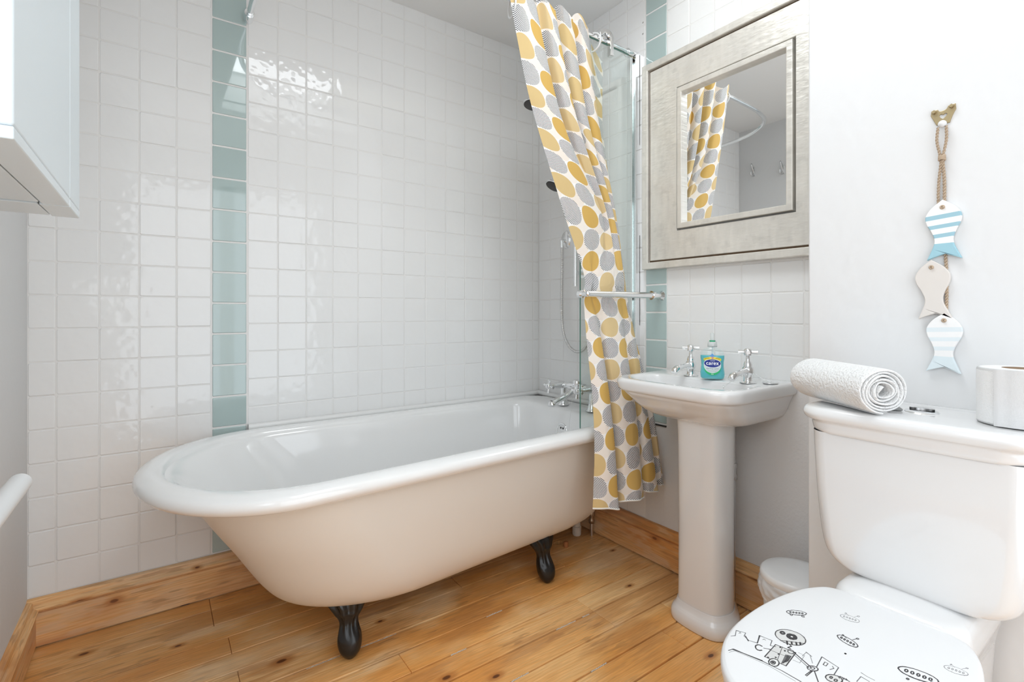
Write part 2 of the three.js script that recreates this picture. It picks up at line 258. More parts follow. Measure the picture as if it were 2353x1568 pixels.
const floorTex = dataTex(2048, 2048, (i, j) => { const x = XL + ((i + 0.5) / 2048) * FLOOR_W, z = ((j + 0.5) / 2048) * FLOOR_D, p = pieceAt(x, z); return pine(x, z - p.z0 + p.i * 0.37, localise(p), z); }, true, false);
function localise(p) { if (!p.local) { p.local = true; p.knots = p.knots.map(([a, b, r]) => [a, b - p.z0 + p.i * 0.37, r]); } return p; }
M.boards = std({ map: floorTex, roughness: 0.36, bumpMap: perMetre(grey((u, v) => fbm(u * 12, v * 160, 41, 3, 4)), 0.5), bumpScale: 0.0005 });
const floor = struct('floor', boxAt(XL - T, XR + T, -0.12, -0.04, -T, ZB + 0.12), M.subfloor);
for (const p of pieces) {
  const gap = 0.003 + 0.003 * hash(p.k, 3), w = p.x1 - p.x0 - 0.0012, d = p.z1 - p.z0 - gap; let g;
  if (p.z0 < 0.4 && p.z1 > 0.42 && p.x1 > 1.1) {           // the board with the pipe hole
    const s = new THREE.Shape([[-w / 2, -d / 2], [w / 2, -d / 2], [w / 2, d / 2], [-w / 2, d / 2]].map(([a, b]) => new THREE.Vector2(a, b))), h = new THREE.Path(); h.absellipse(1.125 - (p.x0 + p.x1) / 2, -(0.402 - (p.z0 + p.z1) / 2), 0.024, 0.017, 0, PI * 2, true); s.holes.push(h);
    g = move(new THREE.ExtrudeGeometry(s, { depth: 0.02, bevelEnabled: false, curveSegments: 24 }), 0, 0, -0.02);
  } else g = slab(w, d, 0.02, 0.0016, 0.0012, 0.0014);
  g.rotateX(-PI / 2);
  const P = g.attributes.position, U = g.attributes.uv, cx = (p.x0 + p.x1) / 2, cz = (p.z0 + p.z1) / 2;
  for (let i = 0; i < P.count; i++) U.setXY(i, (P.getX(i) + cx - XL) / FLOOR_W, (P.getZ(i) + cz) / FLOOR_D);
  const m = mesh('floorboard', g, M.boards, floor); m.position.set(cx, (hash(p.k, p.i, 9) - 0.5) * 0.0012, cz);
}

M.filler = std({ color: C(0.66, 0.6, 0.52), roughness: 1 });
for (const [z, x0, x1] of [[0.565, 0.22, 0.33], [0.565, 0.07, 0.16], [0.836, 0.74, 0.82], [0.836, 0.85, 0.88], [0.655, 0.6, 0.66], [0.931, 0.5, 0.56], [1.028, 0.7, 0.76], [0.748, 0.42, 0.47]]) {
  const pts = [], n = 26; for (let i = 0; i <= n; i++) pts.push([lerp(x0, x1, i / n), -0.0036 + 0.0022 * hash(i, z * 100), z + 0.0012 * (hash(i, 7, z * 100) - 0.5)]);
  mesh('joint_filler', tube(pts, 0.0017, 60, 6), M.filler, floor);
}

// ---------------------------------------------------------------- skirting boards
const skirtPiece = { k: 3, tone: 0.45, red: 0.2, phase: 4, slope: 0.01, knots: [[0.12, 0.05, 0.006], [0.2, 0.09, 0.006], [0.42, 0.035, 0.004], [0.6, 0.075, 0.007], [0.75, 0.1, 0.006], [1.05, 0.05, 0.005], [1.3, 0.08, 0.006], [1.7, 0.06, 0.006]] };
const skirtTex = dataTex(2048, 256, (i, j) => {
  const x = (i / 2048) * 2, z = (j / 256) * 0.2, p = skirtPiece; const c = pine(x, z, p, 3 + z); const red = sstep(0.35, 0.7, fbm(x * 3, z * 9, 207, 3)), pale = sstep(0.55, 0.72, fbm(x * 9, z * 40, 211, 4));
  return mix3(mix3(c, [198, 132, 86], 0.6 * red + 0.15), [228, 196, 162], 0.5 * pale);
}, true, true);
skirtTex.repeat.set(0.5, 5);
M.skirting = std({ map: skirtTex, roughness: 0.5 });
function skirting(name, from, to, out, h, off) {          // profile swept along the foot of a wall
  const s = h / 0.14, prof = [[0, h], [0.007, 0.1395 * s], [0.0125, 0.1365 * s], [0.0145, 0.132 * s], [0.0145, 0.127 * s], [0.0175, 0.1225 * s], [0.025, 0.1185 * s], [0.0285, 0.1145 * s], [0.0285, 0.1105 * s], [0.0245, 0.1075 * s], [0.0165, 0.1065 * s], [0.0165, 0.1025 * s], [0.0215, 0.1005 * s], [0.022, 0.05 * s], [0.022, 0.005], [0.012, 0.005]], n = 2;
  const A = V(...from), B = V(...to), O = V(...out), rows = [A, B].map((P) => prof.map(([t, y]) => P.clone().addScaledVector(O, t).add(V(0, y, 0)))); const len = A.distanceTo(B); let acc = [0]; for (let i = 1; i < prof.length; i++) acc.push(acc[i - 1] + Math.hypot(prof[i][0] - prof[i - 1][0], prof[i][1] - prof[i - 1][1]));
  const flip = B.clone().sub(A).cross(V(0, -1, 0)).dot(O) > 0;
  return struct(name, toCreasedNormals(gridGeo(rows, false, (j, i) => [off + j * len, acc[i]], flip), 0.45), M.skirting);
}
skirting('baseboard_back', [XL, 0, 0], [XR, 0, 0], [0, 0, 1], 0.14, 0.0);
skirting('baseboard_right', [XR, 0, 0], [XR, 0, ZC], [-1, 0, 0], 0.15, 0.55);
skirting('baseboard_left', [XL, 0, ZB], [XL, 0, 0], [1, 0, 0], 0.135, 1.1);

// ---------------------------------------------------------------- roll-top bath
const NB = 120;
// plan outline: half ellipse at the head end, rounded corners at the tap end, front edge tapering towards the taps
function bathRing(y, xl, xr, zb, zfl, zfr, rc, a = 0.34) {
  const pts = [], zm = (zb + zfl) / 2, b = (zfl - zb) / 2, xc = xl + a;
  const path = [];
  for (let i = 0; i <= 60; i++) { const t = PI / 2 + (PI * i) / 60; path.push([xc + a * Math.cos(t), zm - b * Math.sin(t) * 1]); }       // back -> head -> front
  const zAt = (x) => lerp(zfl, zfr, clamp((x - xc) / (xr - xc), 0, 1));
  for (let i = 1; i < 20; i++) { const x = lerp(xc, xr - rc, i / 20); path.push([x, zAt(x)]); }
  for (let i = 0; i <= 10; i++) { const t = PI / 2 - (PI / 2) * (i / 10); path.push([xr - rc + rc * Math.cos(t), zAt(xr) - rc + rc * Math.sin(t)]); }
  for (let i = 1; i < 8; i++) path.push([xr, lerp(zAt(xr) - rc, zb + rc, i / 8)]);
  for (let i = 0; i <= 10; i++) { const t = -(PI / 2) * (i / 10); path.push([xr - rc + rc * Math.cos(t), zb + rc + rc * Math.sin(t)]); }
  for (let i = 1; i < 12; i++) path.push([lerp(xr - rc, xc, i / 12), zb]);
  for (const [x, z] of path) pts.push(V(x, y, z));
  return pts;
}
const RIM = { xl: -0.318, xr: 1.325, zb: 0.004, zfl: 0.795, zfr: 0.738 };
const bath = thing('roll_top_bath', 'cream roll-top bath with white enamel rim on black claw feet', 'bathtub');
{
  // body: y, head end, tap end, inset of the long sides
  const keys = [[0.535, -0.235, 1.285, 0.058], [0.45, -0.182, 1.272, 0.068], [0.38, -0.138, 1.262, 0.077], [0.31, -0.092, 1.246, 0.09], [0.25, -0.056, 1.225, 0.104], [0.2, -0.024, 1.2, 0.124], [0.16, 0.01, 1.165, 0.154], [0.132, 0.056, 1.11, 0.2], [0.12, 0.12, 1.03, 0.26], [0.118, 0.3, 0.9, 0.36]];
  const rows = []; for (let k = 0; k <= 36; k++) { const [y, xl, xr, s] = spline(keys, k / 36); rows.push(bathRing(y, xl, xr, RIM.zb + s, RIM.zfl - s, RIM.zfr - s, 0.11, Math.min(0.34, (xr - xl) * 0.45))); }
  mesh('body', gridGeo(rows, true, null, false), M.cream, bath);
  // rim and inside: outward offset from the inner lip, height
  const prof = [[0.028, 0.532], [0.042, 0.521], [0.058, 0.522], [0.067, 0.532], [0.069, 0.543], [0.064, 0.555], [0.05, 0.564], [0.034, 0.567], [0.018, 0.565], [0.006, 0.559], [0, 0.549]];
  const ring = (o, y, e = 0) => { const i = 0.069 - o; return bathRing(y, RIM.xl + i, RIM.xr - i - e, RIM.zb + i, RIM.zfl - i, RIM.zfr - i, 0.09, 0.34 - i * 0.35); };
  const rr = []; for (let k = 0; k <= 40; k++) { const [o, y] = spline(prof, k / 40); rr.push(ring(o, y, 0.085 * sstep(0.05, 0.0, o))); }
  mesh('rim', gridGeo(rr, true, null, true), M.enamel, bath);
  const ins = [[0.549, 0.069, -0.249, 1.171], [0.53, 0.079, -0.222, 1.165], [0.45, 0.096, -0.158, 1.155], [0.34, 0.118, -0.085, 1.145], [0.25, 0.15, -0.022, 1.12], [0.2, 0.185, 0.05, 1.07], [0.178, 0.24, 0.14, 1.0], [0.17, 0.34, 0.3, 0.85]];
  const ri = []; for (let k = 0; k <= 30; k++) { const [y, s, xl, xr] = spline(ins, k / 30); ri.push(bathRing(y, xl, xr, RIM.zb + s, RIM.zfl - s, RIM.zfr - s, 0.09, Math.min(0.316, (xr - xl) * 0.45))); }
  ri.push(ri[30].map((p) => V(lerp(p.x, 0.58, 0.98), 0.169, lerp(p.z, 0.385, 0.98))));
  mesh('inside', gridGeo(ri, true, null, true), M.enamel, bath);
  // claw feet
  const foot = () => {
    const g = new THREE.BufferGeometry(), secs = [[0, 0.012, 0.013, 0.012, 0], [0.005, 0.018, 0.018, 0.012, 0], [0.019, 0.028, 0.028, 0.011, 0.03], [0.037, 0.033, 0.032, 0.008, 0.08], [0.055, 0.0325, 0.031, 0.004, 0.16], [0.072, 0.0285, 0.027, -0.002, 0.2], [0.088, 0.0255, 0.0235, -0.007, 0.16], [0.102, 0.028, 0.024, -0.011, 0.14], [0.118, 0.037, 0.028, -0.016, 0.16], [0.136, 0.05, 0.035, -0.023, 0.17], [0.155, 0.061, 0.04, -0.034, 0.16], [0.18, 0.071, 0.042, -0.052, 0.12], [0.21, 0.077, 0.04, -0.074, 0.05]];
    const rows = []; for (let k = 0; k <= 60; k++) { const [y, rx, rz, cz, flute] = spline(secs, k / 60), r = []; for (let i = 0; i < 72; i++) { const a = (i / 72) * PI * 2, low = sstep(0.1, 0.05, y), f = 1 + flute * (low * 0.75 * Math.pow(Math.abs(Math.cos(a * 2 + PI / 4)), 3) + (1 - low) * 0.6 * Math.cos(a * 9 + Math.sin(y * 60) * 0.8) * sstep(-0.3, 0.4, Math.sin(a))) + (1 - low) * 0.12 * Math.exp(-(((y - 0.118) / 0.008) ** 2)) * Math.max(0, Math.sin(a)); r.push(V(rx * f * Math.cos(a), y, cz + rz * f * Math.sin(a))); } rows.push(r); }
    return merge([gridGeo(rows, true, null, false), move(new THREE.CircleGeometry(0.0135, 20).rotateX(PI / 2), 0, 0.0005, 0.012)]);
  };
  const fg = foot();
  for (const [x, z, turn] of [[0.184, 0.575, -0.1], [0.89, 0.595, 0.1], [0.184, 0.2, PI + 0.1], [0.89, 0.2, PI - 0.1]]) { const f = mesh('claw_foot', fg, M.iron, bath); f.position.set(x, 0, z); f.rotation.y = turn; }
  // overflow on the tap end
  const ov = mesh('overflow', turned([[0.0345, 0], [0.0345, 0.004], [0.031, 0.007], [0.0265, 0.006], [0.0245, 0.002], [0.0001, 0.002]], [1.161, 0.468, 0.385], [-1, 0.07, 0], 36), M.chrome, bath);
  mesh('overflow_seal', turned([[0.037, 0], [0.037, 0.003], [0.03, 0.003]], [1.162, 0.468, 0.388], [-1, 0.07, 0], 36), M.black, bath);
  for (let k = 0; k < 6; k++) mesh('overflow_hole', turned([[0.0046, 0], [0.0046, 0.0006], [0.0001, 0.0006]], [1.1588, 0.468 + 0.0145 * Math.sin(k * PI / 3), 0.385 + 0.0145 * Math.cos(k * PI / 3)], [-1, 0.07, 0], 14), M.black, ov);
  mesh('overflow_screw', turned([[0.0045, 0], [0.0045, 0.002], [0.003, 0.003], [0.0001, 0.0032]], [1.1588, 0.468, 0.385], [-1, 0.07, 0], 14), M.chrome, ov);
  mesh('sealant', tube([[0.0, 0.57, 0.0125], [0.4, 0.57, 0.0125], [0.9, 0.57, 0.0125], [XR - 0.013, 0.57, 0.0125]], 0.012, 30, 10), M.sealant, bath);
  mesh('sealant', tube([[XR - 0.0125, 0.57, 0.013], [XR - 0.0125, 0.57, 0.35], [XR - 0.0125, 0.57, 0.62]], 0.012, 20, 10), M.sealant, bath);
}

// ---------------------------------------------------------------- bath mixer tap, chain, plug
const knobCross = (p, ax, up, s = 1) => {  // a crosshead handle: hub and four square-cut spokes, centred at p, axis ax
  const A = V(...ax).normalize(), U = V(...up).normalize(), W = A.clone().cross(U), at = (d, u, w) => { const q = V(...p).addScaledVector(A, d * s).addScaledVector(U, u * s).addScaledVector(W, w * s); return [q.x, q.y, q.z]; };
  const hub = turned([[0.0001, 0], [0.008 * s, 0], [0.011 * s, 0.003 * s], [0.012 * s, 0.01 * s], [0.011 * s, 0.019 * s], [0.008 * s, 0.023 * s], [0.0001, 0.024 * s]], at(-0.012, 0, 0), ax, 20), list = [hub];
  for (const [u, w] of [[1, 0], [-1, 0], [0, 1], [0, -1]]) list.push(cyl(at(0, u * 0.008, w * 0.008), at(0, u * 0.027, w * 0.027), 0.0058 * s, 0.0072 * s, 4));
  return merge(list);
};
{
  const t = thing('bath_mixer_tap', 'chrome crosshead mixer tap on the end rim of the bath', 'tap', [1.215, 0.5675, 0.42]);
  for (const dz of [-0.09, 0.09]) mesh('leg', turned([[0.0001, 0], [0.026, 0], [0.026, 0.004], [0.02, 0.008], [0.015, 0.03], [0.0125, 0.06], [0.0145, 0.085], [0.0145, 0.1], [0.0001, 0.106]], [0, 0, dz], [0, 1, 0], 28), M.chrome, t);
  mesh('bridge', merge([cyl([0, 0.09, -0.1], [0, 0.09, 0.1], 0.0135), cyl([0, 0.09, -0.045], [0, 0.09, 0.045], 0.018), turned([[0.0001, 0], [0.018, 0], [0.02, 0.006], [0.02, 0.03], [0.014, 0.036], [0.0001, 0.038]], [0, 0.085, 0], [0, 1, 0], 24)]), M.chrome, t);
  mesh('spout', merge([tube([[0.01, 0.085, 0], [-0.03, 0.075, 0], [-0.07, 0.056, 0], [-0.11, 0.044, 0], [-0.142, 0.034, 0]], 0.0135, 30, 16), turned([[0.0001, 0], [0.0165, 0], [0.0175, 0.008], [0.015, 0.02], [0.0001, 0.024]], [-0.142, 0.022, 0], [0, 1, 0], 20)]), M.chrome, t);
  for (const dz of [-0.09, 0.09]) {
    mesh('valve', turned([[0.0001, 0], [0.016, 0], [0.016, 0.018], [0.0125, 0.022], [0.0125, 0.04], [0.009, 0.044], [0.009, 0.07], [0.0001, 0.071]], [-0.004, 0.09, dz], [-1, 0, 0], 22), M.chrome, t);
    const h = mesh('handle', knobCross([-0.084, 0.09, dz], [-1, 0, 0], [0, 1, 0.12], 1.1), M.chrome, t);
    mesh('indice', turned([[0.0001, 0.0012], [0.0075, 0.001], [0.008, 0]], [-0.0985, 0.09, dz], [-1, 0, 0], 18), M.whitePlastic, h);
  }
  const p = thing('plug_and_chain', 'bath plug hanging on a bead chain from the mixer tap', 'plug', [1.2, 0.566, 0.455]);
  const beads = []; for (let k = 0; k < 26; k++) beads.push(move(new THREE.SphereGeometry(0.0013, 6, 5), 0, 0.075 - k * 0.0036, 0));
  mesh('chain', merge(beads), M.chrome, p);
  const beads2 = []; for (let k = 0; k < 44; k++) beads2.push(move(new THREE.SphereGeometry(0.0012, 6, 5), -0.018 - 0.0006 * k, 0.075 - k * 0.0038, -0.025));
  mesh('chain', merge(beads2), M.chrome, p);
  mesh('plug', turned([[0.0001, -0.008], [0.015, -0.008], [0.018, -0.002], [0.021, 0], [0.021, 0.003], [0.008, 0.0045], [0.004, 0.006], [0.0035, 0.01], [0.0001, 0.0105]], [0, -0.03, 0], [0, 1, 0], 24), M.chrome, p);
  mesh('ring', move(new THREE.TorusGeometry(0.006, 0.0012, 8, 20), 0, -0.018, 0), M.chrome, p);
}

// ---------------------------------------------------------------- pipes under the bath
{
  const w = thing('waste_pipe', 'white plastic waste elbow under the tap end of the bath', 'pipe', [1.24, 0, 0.39]);
  mesh('pipe', merge([tube([[-0.16, 0.085, 0.0], [-0.08, 0.08, 0], [-0.04, 0.077, 0], [-0.012, 0.07, 0], [0, 0.05, 0], [0, 0.02, 0], [0, -0.01, 0]], 0.017, 40, 16)]), M.oldPlastic, w);
  mesh('collar', cyl([-0.135, 0.083, 0], [-0.095, 0.081, 0], 0.022), M.oldPlastic, w); mesh('collar', cyl([0, 0.004, 0], [0, 0.04, 0], 0.0195), M.oldPlastic, w);
  mesh('nut', cyl([-0.2, 0.087, 0], [-0.135, 0.083, 0], 0.026, 0.022, 10), M.oldPlastic, w);
  const s = thing('supply_pipe', 'upright water pipe with an isolating valve in the corner', 'pipe', [1.29, 0, 0.432]);
  mesh('pipe', cyl([0, -0.01, 0], [0, 0.07, 0], 0.0075), M.brushed, s);
  mesh('valve', turned([[0.0001, 0], [0.0125, 0], [0.0125, 0.014], [0.009, 0.017], [0.009, 0.03], [0.0135, 0.033], [0.0135, 0.048], [0.009, 0.051], [0.0001, 0.052]], [0, 0.055, 0], [0, 1, 0], 8), std({ color: C(0.5, 0.42, 0.34), metalness: 0.9, roughness: 0.3 }), s);
  mesh('riser', turned([[0.0001, 0], [0.012, 0], [0.012, 0.035], [0.017, 0.037], [0.017, 0.06], [0.012, 0.063], [0.012, 0.075], [0.017, 0.077], [0.017, 0.105], [0.012, 0.108], [0.012, 0.4], [0.0001, 0.4]], [0, 0.105, 0], [0, 1, 0], 18), M.oldPlastic, s);
  const c = thing('cork_stub', 'small orange cork plug on the floorboards under the bath', 'cork', [1.126, 0, 0.447]);
  mesh('stub', turned([[0.0001, 0], [0.009, 0], [0.0105, 0.003], [0.01, 0.02], [0.0001, 0.022]], [0, 0, 0], [0, 1, 0], 14), std({ color: C(0.52, 0.2, 0.07), roughness: 0.9 }), c);
}

// ---------------------------------------------------------------- shower: riser, heads, hose, wall elbow
{
  const s = thing('shower_set', 'chrome shower riser with overhead rose and hand shower behind the curtain', 'shower', [XR, 0, 0.33]);
  mesh('riser', merge([cyl([-0.05, 1.1, 0], [-0.05, 1.95, 0], 0.0095), tube([[-0.05, 1.94, 0], [-0.055, 1.98, 0], [-0.09, 1.995, 0], [-0.17, 1.985, 0], [-0.26, 1.955, 0], [-0.28, 1.92, 0], [-0.282, 1.9, 0]], 0.0095, 40, 12)]), M.chrome, s);
  for (const y of [1.85, 1.16]) mesh('bracket', merge([cyl([0, y, 0], [-0.05, y, 0], 0.009), cyl([0, y, 0], [-0.006, y, 0], 0.022)]), M.chrome, s);
  const rose = mesh('rose', turned([[0.0001, 0.02], [0.012, 0.02], [0.02, 0.015], [0.046, 0.01], [0.054, 0.004], [0.055, 0], [0.052, -0.002], [0.0001, -0.002]], [-0.282, 1.872, 0], [0.12, 1, 0], 36), M.chrome, s);
  mesh('nozzle_plate', turned([[0.05, 0], [0.049, -0.003], [0.0001, -0.0035]], [-0.2823, 1.87, 0], [0.12, 1, 0], 36), M.darkMetal, rose);
  const hand = mesh('hand_shower', merge([tube([[-0.055, 1.46, 0], [-0.075, 1.5, -0.01], [-0.105, 1.545, -0.03], [-0.13, 1.56, -0.045]], 0.011, 24, 12), turned([[0.0001, 0.012], [0.025, 0.01], [0.038, 0.003], [0.038, -0.004], [0.0001, -0.006]], [-0.138, 1.556, -0.05], [0.5, 0.85, 0.1], 28)]), M.chrome, s);
  mesh('spray_face', turned([[0.035, -0.0065], [0.0001, -0.008]], [-0.138, 1.556, -0.05], [0.5, 0.85, 0.1], 24), M.darkMetal, hand);
  const plate = turned([[0.0001, 0.012], [0.012, 0.012], [0.026, 0.008], [0.03, 0]], [0, 0, 0], [-1, 0, 0], 32); plate.scale(1, 1.45, 1); mesh('wall_elbow', merge([move(plate, 0, 1.33, -0.118), cyl([-0.006, 1.325, -0.118], [-0.03, 1.318, -0.118], 0.009), cyl([-0.03, 1.322, -0.118], [-0.03, 1.29, -0.116], 0.0085)]), M.chrome, s);
  // ribbed metal hose in a long loop
  const hc = curve([[-0.03, 1.3, -0.116], [-0.03, 1.2, -0.115], [-0.03, 1.08, -0.118], [-0.03, 0.98, -0.118], [-0.033, 0.88, -0.1], [-0.036, 0.82, -0.055], [-0.036, 0.8, 0.0], [-0.036, 0.83, 0.055], [-0.04, 0.93, 0.09], [-0.05, 1.1, 0.09], [-0.055, 1.3, 0.045], [-0.055, 1.44, 0.005]]), rings = [], NR = 420, fr = hc.computeFrenetFrames(NR);
  const pts = hc.getSpacedPoints(NR); for (let j = 0; j <= NR; j++) { const r = 0.0062 + 0.0011 * Math.cos(j * PI * 2 / 3.5), row = []; for (let i = 0; i < 10; i++) { const a = (i / 10) * PI * 2; row.push(pts[j].clone().addScaledVector(fr.normals[j], r * Math.cos(a)).addScaledVector(fr.binormals[j], r * Math.sin(a))); } rings.push(row); }
  mesh('hose', gridGeo(rings, true), M.brushed, s);
}

// ---------------------------------------------------------------- curtain rail, glass screen, stay bar
const RAIL_Y = 2.034, RAIL_Z = 0.648;
{
  const r = thing('curtain_rail', 'bent chrome shower curtain rail fixed between the two tiled walls', 'curtain rail');
  const pts = [[XR - 0.01, RAIL_Y, 0.64], [1.2, RAIL_Y, 0.642], [1.0, RAIL_Y, 0.645], [0.75, RAIL_Y, RAIL_Z], [0.55, RAIL_Y, RAIL_Z], [0.34, RAIL_Y, 0.632], [0.18, RAIL_Y, 0.58], [0.07, RAIL_Y, 0.46], [0.02, RAIL_Y, 0.33], [0.0, RAIL_Y, 0.18], [0.0, RAIL_Y, 0.08], [0.0, RAIL_Y, 0.012]];
  mesh('tube', tube(pts, 0.0105, 120, 16), M.chrome, r);
  mesh('wall_socket', merge([cyl([XR, RAIL_Y, 0.64], [XR - 0.055, RAIL_Y, 0.64], 0.0165), cyl([XR - 0.04, RAIL_Y, 0.64], [XR - 0.062, RAIL_Y, 0.64], 0.0135)]), M.chrome, r);
  mesh('wall_socket', merge([cyl([0, RAIL_Y, 0], [0, RAIL_Y, 0.05], 0.0165), cyl([0, RAIL_Y, 0.045], [0, RAIL_Y, 0.06], 0.0135)]), M.chrome, r);
  // clip that carries the top edge of the glass
  const k = thing('screen_clip', 'chrome arched clip gripping the glass screen on the curtain rail', 'clip');
  const arch = new THREE.Shape(); arch.moveTo(-0.006, -0.05); arch.lineTo(-0.006, 0.012); arch.absarc(-0.026, 0.012, 0.02, 0, PI * 0.8, false); arch.lineTo(-0.052, 0.012); arch.absarc(-0.026, 0.012, 0.032, PI * 0.85, 0, true); arch.lineTo(0.006, -0.05); arch.closePath();
  mesh('arch', new THREE.ExtrudeGeometry(arch, { depth: 0.018, bevelEnabled: true, bevelSize: 0.002, bevelThickness: 0.002, bevelSegments: 2, curveSegments: 16 }).rotateY(-0.2).translate(1.165, RAIL_Y - 0.012, 0.655), M.chrome, k);
  mesh('collar', cyl([1.11, RAIL_Y, 0.6432], [1.126, RAIL_Y, 0.643], 0.0175), M.chrome, k);

  const g = thing('glass_bath_screen', 'clear glass bath screen standing on the rim in a chrome wall channel', 'glass screen');
  const A = V(XR - 0.012, 0, 0.647), B = V(1.014, 0, 0.652), d = B.clone().sub(A).setY(0), L = d.length(), ang = Math.atan2(-d.z, d.x), y0 = 0.53, y1 = 2.02;
  const pn = new THREE.PlaneGeometry(L, y1 - y0).translate(L / 2, (y0 + y1) / 2, 0).rotateY(ang).translate(A.x, 0, A.z);
  const sheet = (t) => new THREE.BoxGeometry(L - 0.001, y1 - y0 - 0.001, t).translate(L / 2, (y0 + y1) / 2, 0).rotateY(ang).translate(A.x, 0, A.z);
  mesh('pane', sheet(0.004), M.pane, g);
  mesh('free_edge', boxAt(L - 0.0005, L + 0.0005, y0, y1, -0.0024, 0.0024).rotateY(ang).translate(A.x, 0, A.z), M.paneEdge, g);
  mesh('top_edge', boxAt(0, L, y1 - 0.0005, y1 + 0.0005, -0.0024, 0.0024).rotateY(ang).translate(A.x, 0, A.z), M.paneEdge, g);
  mesh('bottom_seal', boxAt(0.02, L - 0.004, y0 - 0.006, y0 + 0.008, -0.004, 0.004).rotateY(ang).translate(A.x, 0, A.z), M.whitePlastic, g);
  mesh('wall_channel', merge([boxAt(XR - 0.024, XR, 0.56, 2.03, 0.637, 0.641), boxAt(XR - 0.024, XR, 0.56, 2.03, 0.656, 0.66), boxAt(XR - 0.003, XR, 0.56, 2.03, 0.637, 0.66)]), M.chrome, g);

  const b = thing('screen_stay_bar', 'chrome tubular stay bar crossing in front of the curtain', 'bar');
  const P0 = V(0.957, 1.046, 0.728), P1 = V(XR, 1.046, 0.765);
  mesh('tube', merge([cyl([P0.x, P0.y, P0.z + 0.022], [P1.x - 0.05, P1.y, P1.z + 0.005], 0.0115), move(new THREE.SphereGeometry(0.0115, 16, 12), P0.x, P0.y, P0.z + 0.022)]), M.chrome, b);
  mesh('glass_clamp', merge([cyl([P0.x + 0.006, P0.y, P0.z - 0.03], [P0.x + 0.006, P0.y, P0.z + 0.02], 0.009), cyl([P0.x + 0.006, P0.y, P0.z - 0.026], [P0.x + 0.006, P0.y, P0.z - 0.012], 0.014)]), M.chrome, b);
  mesh('wall_fixing', merge([cyl([P1.x - 0.06, P1.y, P1.z + 0.004], [P1.x - 0.02, P1.y, P1.z + 0.001], 0.0145), cyl([P1.x - 0.065, P1.y, P1.z + 0.004], [P1.x - 0.058, P1.y, P1.z + 0.004], 0.017), turned([[0.0001, 0.024], [0.011, 0.022], [0.0145, 0.012], [0.02, 0.004], [0.021, 0]], [XR, P1.y, P1.z], [-1, 0, 0], 28)]), M.chrome, b);
}

// ---------------------------------------------------------------- shower curtain
const curtainTex = canvasTex(2048, 2048, (c, W) => {
  const N = 4, q = W / N; c.fillStyle = '#f4f2f0'; c.fillRect(0, 0, W, W);
  const blob = (x, y, r, k) => { c.beginPath(); for (let i = 0; i <= 40; i++) { const a = (i / 40) * PI * 2, s = r / Math.pow(Math.pow(Math.abs(Math.cos(a)), 2.25) + Math.pow(Math.abs(Math.sin(a)), 2.25), 1 / 2.25) * (1 + 0.02 * Math.sin(a * 3 + k)); c.lineTo(x + s * Math.cos(a), y + s * Math.sin(a)); } c.closePath(); };
  const all = (f) => { for (let j = -1; j <= N; j++) for (let i = -1; i <= N; i++) f((i + 0.5) * q, (j + 0.5) * q, ((i % N) + N) % N, ((j % N) + N) % N); };
  all((x, y, i, j) => { blob(x + q * 0.38, y + q * 0.3, q * 0.42, i); c.fillStyle = (i + j) % 2 ? '#f2e7dc' : '#f3ebe2'; c.fill(); });
  all((x, y, i, j) => {
    blob(x, y, q * 0.475, i + j * 2);
    if ((i + j) % 2) { c.fillStyle = ['#d9b468', '#dcc291', '#d6ae5e', '#d9bd86'][(i + 2 * (j % 2)) % 4]; c.fill(); }
    else {
      c.save(); c.clip(); c.fillStyle = '#f6f5f4'; c.fillRect(x - q, y - q, 2 * q, 2 * q); c.strokeStyle = '#23262f'; c.lineWidth = q * 0.026; c.translate(x, y); c.rotate(0.62); for (let k = -12; k <= 12; k++) { c.beginPath(); c.moveTo(-q, k * q * 0.06); c.lineTo(q, k * q * 0.06); c.stroke(); } c.restore();
    }
  });
});
curtainTex.wrapS = curtainTex.wrapT = THREE.RepeatWrapping; curtainTex.repeat.set(1 / 0.315, 1 / 0.315);
M.curtain = phy({ map: curtainTex, roughness: 0.85, transmission: 0.12, thickness: 0, side: THREE.DoubleSide });
